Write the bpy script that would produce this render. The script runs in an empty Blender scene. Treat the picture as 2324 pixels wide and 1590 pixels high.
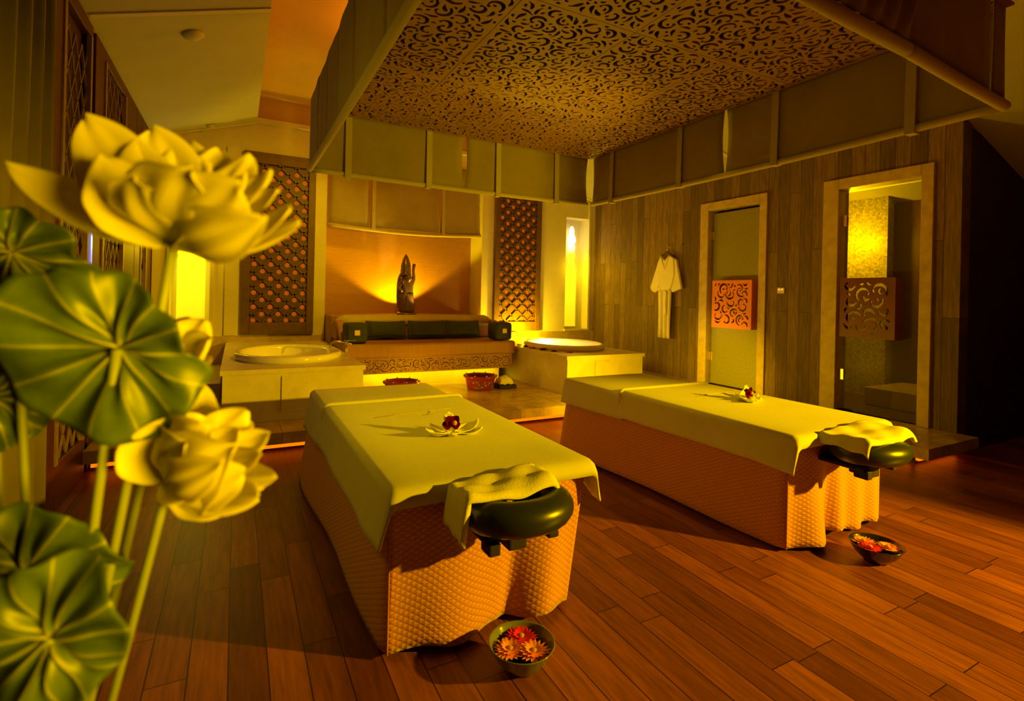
import bpy, bmesh, math, random
import numpy as np
from mathutils import Vector, Matrix
random.seed(7)
PI=math.pi
# ------------------------------------------------------------------ camera
F,YAW,ROLL,CX,CY,HC=1173.8,.48932,.022445,1162.,670.26,1.45
fw=Vector((math.sin(YAW),math.cos(YAW),0)); r0=Vector((math.cos(YAW),-math.sin(YAW),0)); u0=Vector((0,0,1))
cr=r0*math.cos(ROLL)+u0*math.sin(ROLL); cu=-r0*math.sin(ROLL)+u0*math.cos(ROLL)
CAMP=Vector((0,0,HC))
def ray(x,y): return cr*((x-CX)/F)-cu*((y-CY)/F)+fw
def P(x,y,d): return CAMP+ray(x,y)*d           # point at forward depth d
def on(x,y,ax,v):
    q=ray(x,y); return CAMP+q*((v-CAMP[ax])/q[ax])
scn=bpy.context.scene
cam=bpy.data.cameras.new('camera'); camo=bpy.data.objects.new('camera',cam); scn.collection.objects.link(camo)
m=Matrix((( cr.x,cu.x,-fw.x,0),(cr.y,cu.y,-fw.y,0),(cr.z,cu.z,-fw.z,HC),(0,0,0,1)))
camo.matrix_world=m
cam.sensor_width=36; cam.lens=F*36/2324; cam.shift_y=(CY-795)/2324; cam.clip_start=.05
cam.dof.use_dof=True; cam.dof.focus_distance=3.6; cam.dof.aperture_fstop=3.2
scn.camera=camo
vs=scn.view_settings; vs.view_transform='Standard'; vs.look='None'; vs.gamma=1; vs.use_curve_mapping=False; vs.exposure=0.0
# ------------------------------------------------------------------ world and lights
w=bpy.data.worlds.new('world'); scn.world=w; w.use_nodes=True
w.node_tree.nodes['Background'].inputs[0].default_value=(.9,.10,.0,1); w.node_tree.nodes['Background'].inputs[1].default_value=.028
YEL=(1,.60,.001); YELW=(1,.66,.10); ORA=(1,.26,.002); AMB=(1,.55,0)
def light(name,kind,loc,energy,col,size=.05,target=None,**k):
    l=bpy.data.lights.new(name,kind); o=bpy.data.objects.new(name,l); scn.collection.objects.link(o)
    o.location=loc; l.energy=energy; l.color=col
    if kind=='AREA':
        l.size=size
        if 'sy' in k: l.shape='RECTANGLE'; l.size_y=k['sy']
    else: l.shadow_soft_size=size
    if 'spread' in k: l.spread=k['spread']
    if kind=='SPOT': l.spot_size=k.get('cone',1.2); l.spot_blend=k.get('blend',.4)
    if target is not None:
        d=Vector(target)-Vector(loc); o.rotation_euler=d.to_track_quat('-Z','Y').to_euler()
    return o
light('key_lamp','SPOT',(5.6,-1.6,2.15),2500,AMB,.07,(2.0,2.05,-.35),cone=.94,blend=.5)
light('canopy_fill_spot','SPOT',(3.2,1.6,1.9),190,YEL,.08,(1.75,4.75,2.72),cone=.95,blend=.7)  # added fill spot without a fixture, brightens the back valance
light('flower_fill_light','SPOT',(1.0,-1.05,1.22),540,AMB,.38,(-.10,.60,1.36),cone=.60,blend=.6)  # added fill outside the view, brightens the foreground lotus only
light('floor_lamp_light','POINT',(3.80,4.54,.48),60,YEL,.05)
light('wall_fill_light','SPOT',(3.82,4.52,.50),300,YEL,.05,(6.25,5.2,.35),cone=.85,blend=.9)  # added fill beside the floor lamp, brightens door and timber wall
light('statue_lamp_light','SPOT',(2.44,8.42,1.15),130,YEL,.03,(2.43,8.66,2.2),cone=2.05,blend=.25)
light('statue_front_light','SPOT',(2.70,7.80,1.16),40,YELW,.02,(2.46,8.05,1.5),cone=.75,blend=.4)
light('tub_lamp_light','POINT',(4.35,6.95,.76),16,YELW,.08)
light('tub_downlight','SPOT',(4.34,6.6,3.55),420,YELW,.05,(4.34,6.5,.7),cone=.34,blend=.5)
light('tub_back_light','POINT',(4.5,7.95,.84),75,YEL,.05)
light('niche_light_right','POINT',(5.8,8.2,2.0),8,YEL,.08)
light('niche_light_left','POINT',(-.55,8.2,2.0),8,YEL,.08)
light('cove_light_left','POINT',(1.5,5.3,3.9),34,ORA,.08)
light('cove_light_right','POINT',(4.3,1.8,3.8),8,ORA,.08)
light('room_light_left','SPOT',(1.6,5.4,3.7),170,YEL,.15,(.4,8.2,1.4),cone=1.4,blend=.8)
light('platform_light','POINT',(2.15,6.05,.36),10,AMB,.04)
light('sofa_light','AREA',(2.45,6.86,.385),4.5,YEL,2.0,(2.45,6.93,.1),sy=.06)
light('shower_light','POINT',(7.2,4.1,2.3),60,YEL,.06)
light('bed_light_left','SPOT',(1.1,3.05,2.98),52,YEL,.1,(1.03,3.05,0),cone=.95,blend=1)
light('bed_light_right','SPOT',(3.25,2.95,2.98),52,YEL,.1,(3.32,2.95,0),cone=.95,blend=1)
light('left_fill_light','AREA',(-.8,2.6,2.2),6,YEL,.5,(.8,2.9,.6))  # added soft fill for the left sides of the beds, no fixture there
# ------------------------------------------------------------------ materials
MATS={}
def nt(name,col=(.5,.5,.5),rough=.6,metal=0,spec=.5,emit=None,es=0):
    m=bpy.data.materials.new(name); m.use_nodes=True; MATS[name]=m
    b=m.node_tree.nodes['Principled BSDF']
    b.inputs['Base Color'].default_value=(*col,1); b.inputs['Roughness'].default_value=rough
    b.inputs['Metallic'].default_value=metal; b.inputs['Specular IOR Level'].default_value=spec
    if emit: b.inputs['Emission Color'].default_value=(*emit,1); b.inputs['Emission Strength'].default_value=es
    return m,m.node_tree.nodes,m.node_tree.links,b
def addbump(N,L,b,h,dist=.01,strength=.5):
    bp=N.new('ShaderNodeBump'); bp.inputs['Strength'].default_value=strength; bp.inputs['Distance'].default_value=dist
    L.new(h,bp.inputs['Height']); L.new(bp.outputs[0],b.inputs['Normal'])
def coords(N,L,scale=(1,1,1),rot=(0,0,0),out='Object',loc=(0,0,0)):
    t=N.new('ShaderNodeTexCoord'); mp=N.new('ShaderNodeMapping'); L.new(t.outputs[out],mp.inputs[0])
    mp.inputs['Scale'].default_value=scale; mp.inputs['Rotation'].default_value=rot; mp.inputs['Location'].default_value=loc
    return mp.outputs[0]
def noise(N,L,v,scale,detail=4,rough=.6):
    n=N.new('ShaderNodeTexNoise'); n.inputs['Scale'].default_value=scale; n.inputs['Detail'].default_value=detail; n.inputs['Roughness'].default_value=rough
    L.new(v,n.inputs['Vector']); return n.outputs['Fac']
def ramp(N,L,f,stops):
    r=N.new('ShaderNodeValToRGB'); e=r.color_ramp.elements
    while len(e)<len(stops): e.new(.5)
    for i,(p,c) in enumerate(stops): e[i].position=p; e[i].color=(*c,1)
    L.new(f,r.inputs[0]); return r.outputs[0]
def mixc(N,L,f,a,b,mode='MIX'):
    x=N.new('ShaderNodeMix'); x.data_type='RGBA'; x.blend_type=mode
    for s,i in ((f,0),(a,6),(b,7)):
        if hasattr(s,'is_linked') or hasattr(s,'links'): L.new(s,x.inputs[i])
        elif i==0: x.inputs[0].default_value=s
        else: x.inputs[i].default_value=(*s,1)
    return x.outputs[2]
def mnoisy(name,c1,c2,scale=6,rough=.6,bump=0,stretch=(1,1,1),spec=.5,metal=0,bs=None):
    m,N,L,b=nt(name,c1,rough,metal,spec); v=coords(N,L,stretch); n=noise(N,L,v,scale)
    L.new(ramp(N,L,n,[(.3,c1),(.7,c2)]),b.inputs['Base Color'])
    if bump:
        n2=noise(N,L,v,bs or scale*6); addbump(N,L,b,n2,.004,bump)
    return m
def mplank(name,axes,wid,length,c1,c2,cm,rough,grain,mortar=.012,bump=.3,spec=.5):
    # axes: rotation so that texture x runs along the planks and y across them
    m,N,L,b=nt(name,c1,rough,0,spec); v=coords(N,L,(1,1,1),axes)
    br=N.new('ShaderNodeTexBrick'); L.new(v,br.inputs['Vector'])
    br.offset=.37; br.offset_frequency=2; br.squash=1.35; br.squash_frequency=3
    br.inputs['Scale'].default_value=1; br.inputs['Brick Width'].default_value=length; br.inputs['Row Height'].default_value=wid
    br.inputs['Mortar Size'].default_value=mortar*wid*2; br.inputs['Mortar Smooth'].default_value=.2; br.inputs['Bias'].default_value=0
    br.inputs['Color1'].default_value=(0,0,0,1); br.inputs['Color2'].default_value=(1,1,1,1); br.inputs['Mortar'].default_value=(.5,.5,.5,1)
    g=N.new('ShaderNodeMapping'); L.new(v,g.inputs[0]); g.inputs['Scale'].default_value=(1.2,grain,1)
    off=N.new('ShaderNodeVectorMath'); off.operation='ADD'; L.new(g.outputs[0],off.inputs[0]); L.new(br.outputs['Color'],off.inputs[1])
    n=noise(N,L,off.outputs[0],3.2,8,.65)
    base=ramp(N,L,br.outputs['Color'],[(0,c1),(1,c2)])
    gr=ramp(N,L,n,[(.3,(.5,.5,.5)),(.68,(1.25,1.25,1.25))])
    c=mixc(N,L,1.0,base,gr,'MULTIPLY')
    c=mixc(N,L,br.outputs['Fac'],c,cm)
    L.new(c,b.inputs['Base Color'])
    inv=N.new('ShaderNodeMath'); inv.operation='MULTIPLY_ADD'; L.new(br.outputs['Fac'],inv.inputs[0]); inv.inputs[1].default_value=-1; L.new(n,inv.inputs[2])
    addbump(N,L,b,inv.outputs[0],.003,bump)
    return m
M_FLOOR=mplank('timber_floor',(0,0,PI/2),.135,.95,(.13,.034,.016),(.30,.092,.026),(.02,.006,.006),.38,14,.010,.35,.4)
M_TIMBER=mplank('timber_cladding',(PI/2,0,PI/2),.15,2.1,(.12,.078,.028),(.25,.165,.06),(.05,.03,.02),.62,16,.012,.5,.3)
# cladding: object coords -> texture x along Z, y along Y
def fixmap(m,rot):
    for n in m.node_tree.nodes:
        if n.type=='MAPPING': n.inputs['Rotation'].default_value=rot; break
fixmap(M_TIMBER,(0,PI/2,0))
M_TIMBERF=M_TIMBER
M_WALL=mnoisy('cream_plaster',(.70,.66,.5),(.76,.72,.56),4,.75,.15)
M_CEIL=mnoisy('cream_ceiling',(.50,.50,.36),(.54,.54,.40),3,.85,.05)
M_CEIL2=mnoisy('cove_glow_ceiling',(.58,.38,.15),(.62,.41,.17),3,.85,.05)  # raised ceiling: orange cove glow put into the base colour
M_STONE=mnoisy('cream_limestone',(.62,.58,.44),(.74,.69,.54),5,.38,.1)
M_STONE2=mnoisy('brown_stone_trim',(.44,.33,.17),(.6,.47,.26),9,.45,.1)
M_PLAT=mplank('stone_tiles',(0,0,0),.6,.6,(.50,.37,.2),(.56,.42,.23),(.3,.2,.12),.25,1.0,.004,.05)
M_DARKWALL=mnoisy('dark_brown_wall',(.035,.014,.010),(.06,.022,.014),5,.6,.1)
M_LATT=mnoisy('dark_lattice_wood',(.11,.055,.03),(.16,.085,.04),14,.5,.1)
M_GOLD=mnoisy('gilt_lattice',(.20,.13,.04),(.28,.19,.06),20,.45)
M_RED=mnoisy('dark_red_panel',(.03,.004,.003),(.06,.008,.005),9,.6,.2)
M_POST=mnoisy('brown_post',(.055,.007,.003),(.085,.012,.005),9,.5,.1)
M_CHROME=nt('chrome',(.8,.78,.7),.12,1)[0]
M_BRASS=nt('brass',(.7,.6,.35),.3,1)[0]
M_BLACK=nt('black_vinyl',(.022,.028,.022),.32,0,.5)[0]
M_DARK=nt('dark_void',(.02,.012,.008),.8)[0]
M_WHITE=nt('glazed_white',(.8,.79,.68),.12,0,.6)[0]
M_GREENC=mnoisy('dark_green_cushion',(.022,.03,.010),(.034,.046,.016),12,.7,.3)
M_CREAMC=mnoisy('cream_cushion',(.46,.38,.20),(.52,.43,.24),9,.8,.2)
M_SEAT=mnoisy('bronze_seat_velvet',(.34,.17,.05),(.39,.20,.06),22,.5,.2,(1,1,.2))
M_CARVE=mnoisy('bronze_carved_wood',(.34,.18,.06),(.39,.21,.07),14,.5,.1)
M_EMB=nt('gold_square',(.85,.62,.35),.5)[0]
M_PATM=mnoisy('tan_carved_panel',(.30,.165,.07),(.36,.205,.085),3,.55,.05)
M_PATD=nt('groove_dark',(.035,.014,.010),.8)[0]
M_PLAQ=mnoisy('red_lacquer_plaque',(.75,.20,.06),(.82,.25,.08),10,.45,.1)
M_PLAQD=mnoisy('dark_lacquer_plaque',(.14,.028,.018),(.18,.035,.02),10,.45,.1)
M_LACQ=nt('red_lacquer_pot',(.26,.02,.008),.15,0,.6)[0]
M_GLOWO=nt('orange_backlight',(.25,.08,.01),.5,0,.2,(1,.17,.006),.27)[0]
M_LED=nt('orange_led_strip',(.8,.3,.1),.5,0,.5,(1,.17,.0),1.5)[0]
M_LEDY=nt('yellow_led_strip',(.8,.6,.1),.5,0,.5,(1,.6,.01),8)[0]
M_BLUE=nt('blue_dusk_glow',(.02,.02,.03),.2,0,.5,(.20,.22,1.0),.8)[0]  # emission standing in for blue window light, for the gap strips
M_TEALG=mnoisy('dusk_glass_dim',(.01,.012,.02),(.03,.05,.05),30,.15)
M_STAT=nt('bronze_statue',(.20,.12,.06),.3,.6)[0]
M_LEAFDISH=nt('pale_petal',(.85,.84,.62),.5)[0]
M_ORCH=nt('purple_orchid',(.10,.001,.03),.9,0,.05)[0]
M_PINK=nt('pink_orchid_lip',(.8,.35,.75),.5)[0]
M_GRED=nt('red_gerbera_petal',(.80,.015,.012),.6)[0]
M_GORA=nt('orange_gerbera_petal',(.95,.36,.10),.6)[0]
M_GCEN=nt('gerbera_centre',(.55,.3,.12),.8)[0]
M_BOWL=nt('green_glazed_bowl',(.17,.20,.07),.12,0,.6)[0]
M_BOWL2=nt('dark_metal_bowl',(.10,.085,.05),.15,.8,.6)[0]
M_WATER=nt('bowl_water',(.03,.03,.015),.04,0,.6)[0]
M_TWATER=nt('tub_water',(.75,.72,.6),.08,0,.6)[0]
M_STEM=nt('lotus_stem',(.20,.24,.05),.5)[0]
M_SEPAL=nt('lotus_sepal',(.45,.46,.12),.5)[0]
M_VASE=mnoisy('brown_glazed_vase',(.16,.07,.03),(.22,.1,.04),6,.25)
# lamp glass, brighter where the bulb sits near the top
def mlamp():
    m,N,L,b=nt('lit_lamp_glass',(.9,.8,.4),.4)
    t=N.new('ShaderNodeTexCoord'); sp=N.new('ShaderNodeSeparateXYZ'); L.new(t.outputs['Generated'],sp.inputs[0])
    r=N.new('ShaderNodeValToRGB'); e=r.color_ramp.elements; e[0].position=.0; e[0].color=(.95,.55,.004,1); e[1].position=.55; e[1].color=(1.1,1.0,.01,1)
    x=e.new(.72); x.color=(1.5,1.25,.02,1); x=e.new(.80); x.color=(3,2.4,1.0,1)
    L.new(sp.outputs['Z'],r.inputs[0]); L.new(r.outputs[0],b.inputs['Emission Color']); b.inputs['Emission Strength'].default_value=1.0
    return m
M_LAMP=mlamp()
def mfabric(name,c1,c2,scale,rough=.85,kind='wave',bump=.4,dist=.003,sheen=.2):
    m,N,L,b=nt(name,c1,rough,0,.2); b.inputs['Sheen Weight'].default_value=sheen
    v=coords(N,L,(1,1,1)); n=noise(N,L,v,3.0,3)
    L.new(ramp(N,L,n,[(.3,c1),(.7,c2)]),b.inputs['Base Color'])
    n2=noise(N,L,v,scale,2); addbump(N,L,b,n2,dist,bump)
    return m
M_SHEET=mfabric('cream_towelling',(.62,.64,.50),(.68,.70,.56),260,.9,bump=.35)
M_TOWEL=mfabric('cream_terry_towel',(.74,.74,.58),(.8,.8,.64),160,.95,bump=.8)
M_CANV=mfabric('beige_canopy_cloth',(.33,.27,.13),(.39,.32,.16),60,.9,bump=.5,dist=.006)
M_CANT=mfabric('beige_canopy_piping',(.50,.45,.26),(.54,.49,.28),60,.8,bump=.2)
M_CURT=mfabric('sheer_curtain',(.13,.11,.04),(.17,.14,.05),90,.9,bump=.2)
M_BLIND=mfabric('gold_blind_cloth',(.34,.27,.13),(.40,.32,.16),60,.85,bump=.3,dist=.005)
M_ROBE=mfabric('ivory_satin_robe',(.80,.76,.58),(.85,.8,.62),40,.4,bump=.3,dist=.006)
def mquilt():
    m,N,L,b=nt('quilted_cover',(.62,.27,.11),.75,0,.3); b.inputs['Sheen Weight'].default_value=.3
    t=N.new('ShaderNodeTexCoord'); v=N.new('ShaderNodeMapping'); L.new(t.outputs['UV'],v.inputs[0]); v.inputs['Rotation'].default_value=(0,0,.62)
    hs=[]
    for rt in (0.62,-.50):
        v=N.new('ShaderNodeMapping'); L.new(t.outputs['UV'],v.inputs[0]); v.inputs['Rotation'].default_value=(0,0,rt)
        s=N.new('ShaderNodeSeparateXYZ'); L.new(v.outputs[0],s.inputs[0])
        a=N.new('ShaderNodeMath'); a.operation='PINGPONG'; L.new(s.outputs['Y'],a.inputs[0]); a.inputs[1].default_value=.0115
        hs.append(a.outputs[0])
    mn=N.new('ShaderNodeMath'); mn.operation='MINIMUM'; L.new(hs[0],mn.inputs[0]); L.new(hs[1],mn.inputs[1])
    sc=N.new('ShaderNodeMath'); sc.operation='MULTIPLY'; L.new(mn.outputs[0],sc.inputs[0]); sc.inputs[1].default_value=90; sc.use_clamp=True
    v2=coords(N,L,(1,1,1),out='UV'); n=noise(N,L,v2,140,3)
    ad=N.new('ShaderNodeMath'); ad.operation='MULTIPLY_ADD'; L.new(n,ad.inputs[0]); ad.inputs[1].default_value=.5; L.new(sc.outputs[0],ad.inputs[2])
    addbump(N,L,b,ad.outputs[0],.0035,.7)
    L.new(ramp(N,L,sc.outputs[0],[(0,(.44,.17,.04)),(.35,(.66,.30,.08))]),b.inputs['Base Color'])
    return m
M_QUILT=mquilt()
def mwallpaper():
    m,N,L,b=nt('bronze_wallpaper',(.55,.33,.12),.42,.15,.5)
    v=coords(N,L,(1.5,1,60)); n=noise(N,L,v,4,3)
    L.new(ramp(N,L,n,[(.3,(.42,.20,.05)),(.7,(.56,.29,.09))]),b.inputs['Base Color']); addbump(N,L,b,n,.002,.3)
    return m
M_PAPER=mwallpaper()
def mmosaic(name,c1,c2):
    m,N,L,b=nt(name,c1,.4); v=coords(N,L)
    vo=N.new('ShaderNodeTexVoronoi'); vo.inputs['Scale'].default_value=45; L.new(v,vo.inputs['Vector'])
    s=N.new('ShaderNodeSeparateXYZ'); L.new(vo.outputs['Color'],s.inputs[0])
    L.new(ramp(N,L,s.outputs[0],[(0,c1),(1,c2)]),b.inputs['Base Color']); return m
M_MOS=mmosaic('pale_pebble_mosaic',(.35,.32,.15),(.75,.7,.42))
M_MOSD=mmosaic('brown_mosaic',(.08,.035,.02),(.14,.06,.03))
def mfrost():
    m,N,L,b=nt('frosted_door_glass',(.30,.27,.10),.35); v=coords(N,L)
    n=noise(N,L,v,60,4,.7); L.new(ramp(N,L,n,[(.35,(.28,.27,.08)),(.65,(.46,.44,.15))]),b.inputs['Base Color'])
    b.inputs['Roughness'].default_value=.42
    tr=N.new('ShaderNodeBsdfTranslucent'); tr.inputs[0].default_value=(.4,.36,.16,1)
    mx=N.new('ShaderNodeMixShader'); mx.inputs[0].default_value=.3
    out=N['Material Output']; L.new(b.outputs[0],mx.inputs[1]); L.new(tr.outputs[0],mx.inputs[2]); L.new(mx.outputs[0],out.inputs[0])
    return m
M_FROST=mfrost()
def mglass():
    m,N,L,b=nt('clear_tinted_glass',(.25,.22,.10),.25,0,.15)
    tr=N.new('ShaderNodeBsdfTransparent'); tr.inputs[0].default_value=(.72,.68,.45,1)
    mx=N.new('ShaderNodeMixShader'); mx.inputs[0].default_value=.85
    out=N['Material Output']; L.new(b.outputs[0],mx.inputs[1]); L.new(tr.outputs[0],mx.inputs[2]); L.new(mx.outputs[0],out.inputs[0])
    return m
M_GLASS=mglass()
def mpetal():
    m,N,L,b=nt('lotus_petal',(.92,.90,.5),.55); b.inputs['Subsurface Weight'].default_value=0
    t=N.new('ShaderNodeTexCoord'); s=N.new('ShaderNodeSeparateXYZ'); L.new(t.outputs['UV'],s.inputs[0])
    mp=N.new('ShaderNodeMapping'); L.new(t.outputs['UV'],mp.inputs[0]); mp.inputs['Scale'].default_value=(14,.6,1)
    n=noise(N,L,mp.outputs[0],4,2)
    c=ramp(N,L,s.outputs['Y'],[(0,(.66,.72,.18)),(.35,(.95,.93,.5))])
    L.new(mixc(N,L,.25,c,ramp(N,L,n,[(.3,(.75,.72,.25)),(.7,(.98,.95,.55))])),b.inputs['Base Color'])
    tr=N.new('ShaderNodeBsdfTranslucent'); tr.inputs[0].default_value=(.8,.72,.3,1)
    mx=N.new('ShaderNodeMixShader'); mx.inputs[0].default_value=.42
    out=N['Material Output']; L.new(b.outputs[0],mx.inputs[1]); L.new(tr.outputs[0],mx.inputs[2]); L.new(mx.outputs[0],out.inputs[0])
    addbump(N,L,b,n,.002,.4)
    return m
M_PETAL=mpetal()
def mleaf():
    m,N,L,b=nt('lotus_leaf',(.1,.16,.03),.42,0,.4)
    t=N.new('ShaderNodeTexCoord'); s=N.new('ShaderNodeSeparateXYZ'); L.new(t.outputs['UV'],s.inputs[0])
    pp=N.new('ShaderNodeMath'); pp.operation='PINGPONG'; L.new(s.outputs['X'],pp.inputs[0]); pp.inputs[1].default_value=.5
    # vein half width grows narrower outwards
    mu=N.new('ShaderNodeMath'); mu.operation='MULTIPLY'; L.new(pp.outputs[0],mu.inputs[0]); L.new(s.outputs['Y'],mu.inputs[1])
    c=ramp(N,L,mu.outputs[0],[(0,(.30,.31,.045)),(.05,(.15,.185,.026)),(.16,(.070,.112,.015)),(.5,(.052,.09,.012))])
    v=coords(N,L); n=noise(N,L,v,28,3)
    L.new(mixc(N,L,1.0,c,ramp(N,L,n,[(.3,(.7,.7,.7)),(.7,(1.25,1.2,1.0))]),'MULTIPLY'),b.inputs['Base Color'])
    return m
M_LEAF=mleaf()
# ------------------------------------------------------------------ mesh helpers
COL=scn.collection
class MB:
    def __init__(s): s.v=[];s.f=[];s.uv=[]
    def add(s,vs,fs,uvs=None):
        o=len(s.v); s.v+= [tuple(q) for q in vs]; s.f+=[tuple(o+i for i in f) for f in fs]
        s.uv+= (uvs if uvs else [(0,0)]*len(vs)); return s
    def box(s,x0,x1,y0,y1,z0,z1):
        vs=[(x,y,z) for z in (z0,z1) for y in (y0,y1) for x in (x0,x1)]
        return s.add(vs,[(0,2,3,1),(4,5,7,6),(0,1,5,4),(2,6,7,3),(0,4,6,2),(1,3,7,5)])
    def bar(s,a,b,w,h,up=Vector((0,0,1))):
        a=Vector(a);b=Vector(b);d=(b-a).normalized(); x=d.cross(up)
        if x.length<1e-4: x=d.cross(Vector((0,1,0)))
        x.normalize(); y=x.cross(d)
        vs=[p+x*sx*w/2+y*sy*h/2 for p in (a,b) for sx,sy in ((-1,-1),(1,-1),(1,1),(-1,1))]
        return s.add(vs,[(3,2,1,0),(4,5,6,7),(0,1,5,4),(1,2,6,5),(2,3,7,6),(3,0,4,7)])
    def tube(s,pts,r,n=10,cap=True):
        pts=[Vector(p) for p in pts]; rs=r if isinstance(r,(list,tuple)) else [r]*len(pts)
        T=[(pts[min(i+1,len(pts)-1)]-pts[max(i-1,0)]).normalized() for i in range(len(pts))]
        x=T[0].cross(Vector((0,0,1)));
        if x.length<.05: x=T[0].cross(Vector((1,0,0)))
        x.normalize(); vs=[];fs=[]
        for i,p in enumerate(pts):
            x=(x-T[i]*x.dot(T[i])).normalized(); y=T[i].cross(x)
            vs+=[p+(x*math.cos(2*PI*k/n)+y*math.sin(2*PI*k/n))*rs[i] for k in range(n)]
        for i in range(len(pts)-1):
            for k in range(n): fs.append((i*n+k,i*n+(k+1)%n,(i+1)*n+(k+1)%n,(i+1)*n+k))
        if cap: fs.append(tuple(range(n-1,-1,-1))); fs.append(tuple(range((len(pts)-1)*n,len(pts)*n)))
        return s.add(vs,fs)
    def lathe(s,c,prof,n=32,sx=1,sy=1):
        c=Vector(c); vs=[];fs=[]
        for r,z in prof: vs+=[c+Vector((r*sx*math.cos(2*PI*k/n),r*sy*math.sin(2*PI*k/n),z)) for k in range(n)]
        for i in range(len(prof)-1):
            for k in range(n): fs.append((i*n+k,i*n+(k+1)%n,(i+1)*n+(k+1)%n,(i+1)*n+k))
        if prof[0][0]>1e-5: fs.append(tuple(range(n-1,-1,-1)))
        if prof[-1][0]>1e-5: fs.append(tuple(range((len(prof)-1)*n,len(prof)*n)))
        return s.add(vs,fs)
    def grid(s,fn,nu,nv,uvf=None,closed=False):
        vs=[];uv=[]
        for j in range(nv+1):
            for i in range(nu+1):
                u=i/nu;v=j/nv; vs.append(fn(u,v)); uv.append(uvf(u,v) if uvf else (u,v))
        fs=[(j*(nu+1)+i,j*(nu+1)+i+1,(j+1)*(nu+1)+i+1,(j+1)*(nu+1)+i) for j in range(nv) for i in range(nu)]
        return s.add(vs,fs,uv)
    def blob(s,c,rx,ry,rz,n=20,pw=1.0):
        # rounded cushion-like super-ellipsoid
        c=Vector(c); sg=lambda a:(abs(a)**pw)*(1 if a>=0 else -1); vs=[];fs=[];m2=n//2
        for j in range(m2+1):
            ph=-PI/2+PI*j/m2
            for i in range(n):
                th=2*PI*i/n
                vs.append(c+Vector((rx*sg(math.cos(ph))*sg(math.cos(th)),ry*sg(math.cos(ph))*sg(math.sin(th)),rz*sg(math.sin(ph)))))
        for j in range(m2):
            for i in range(n): fs.append((j*n+i,j*n+(i+1)%n,(j+1)*n+(i+1)%n,(j+1)*n+i))
        return s.add(vs,fs)
    def build(s,name,mat,parent=None,smooth=False,bevel=0,solid=0,sub=0,weld=False):
        me=bpy.data.meshes.new(name); me.from_pydata(s.v,[],s.f); me.materials.append(mat)
        ul=me.uv_layers.new(name='UVMap')
        li=np.empty(len(me.loops),dtype=np.int32); me.loops.foreach_get('vertex_index',li)
        ul.data.foreach_set('uv',np.array(s.uv,dtype=np.float32)[li].ravel())
        bm=bmesh.new(); bm.from_mesh(me)
        if weld: bmesh.ops.remove_doubles(bm,verts=bm.verts,dist=1e-5)
        bmesh.ops.dissolve_degenerate(bm,dist=1e-6,edges=bm.edges)
        if not solid and not weld: bmesh.ops.recalc_face_normals(bm,faces=bm.faces)
        bm.to_mesh(me); bm.free()
        if smooth: me.polygons.foreach_set('use_smooth',[True]*len(me.polygons))
        o=bpy.data.objects.new(name,me); COL.objects.link(o)
        if parent: o.parent=parent; o.matrix_parent_inverse=Matrix.Translation(-parent.location)
        if solid: md=o.modifiers.new('solid','SOLIDIFY'); md.thickness=solid; md.offset=0
        if bevel: md=o.modifiers.new('bev','BEVEL'); md.width=bevel; md.segments=2; md.limit_method='ANGLE'
        if sub: md=o.modifiers.new('sub','SUBSURF'); md.levels=sub; md.render_levels=sub
        if smooth=='auto' or (bevel and smooth): 
            md=o.modifiers.new('wn','WEIGHTED_NORMAL')
        return o
def tag(o,label=None,cat=None,group=None,kind=None):
    if label: o['label']=label
    if cat: o['category']=cat
    if group: o['group']=group
    if kind: o['kind']=kind
    return o
def thing(name,loc,label,cat,group=None):
    o=bpy.data.objects.new(name,None); COL.objects.link(o); o.location=loc; o.empty_display_size=.05
    return tag(o,label,cat,group)
def struct(name,mb,mat,**k):
    o=mb.build(name,mat,**k); 
    if not k.get('parent'): o['kind']='structure'
    return o
def box(*a): return MB().box(*a)
# ---- scrolls: closed curl outlines packed into a rectangle
def curl_outline(cx,cy,r,rot,turn,hand,w0,seg=9):
    L=[];R=[]
    for i in range(seg+1):
        t=i/seg; a=rot+hand*turn*t; rr=r*(1-.62*t) if turn>2.4 else r
        w=w0*(.35+.65*math.sin(PI*min(1,t*1.15+.08)))*(1.0 if t<.9 else 1.15)
        if turn>2.4 and t>.8: w=w0*1.15*(1-.5*(t-.8)/.2)
        c=(math.cos(a),math.sin(a)); 
        L.append((cx+c[0]*(rr+w/2),cy+c[1]*(rr+w/2))); R.append((cx+c[0]*(rr-w/2),cy+c[1]*(rr-w/2)))
    return L+R[::-1]
SC_A=((1.0,4.6,60),(.72,4.2,90),(.8,2.2,120),(.5,3.6,160),(.55,1.7,260),(.32,1.6,500),(.2,1.5,500))
SC_C=((1.0,4.3,60),(.78,3.8,90),(.6,2.2,60),(.5,3.2,90),(.35,1.8,90))
SC_B=((1.0,4.3,9),(.8,3.9,14),(1.6,.9,60),(1.1,1.3,90),(.9,1.6,60),(.5,1.8,160),(.28,1.8,300))
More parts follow.
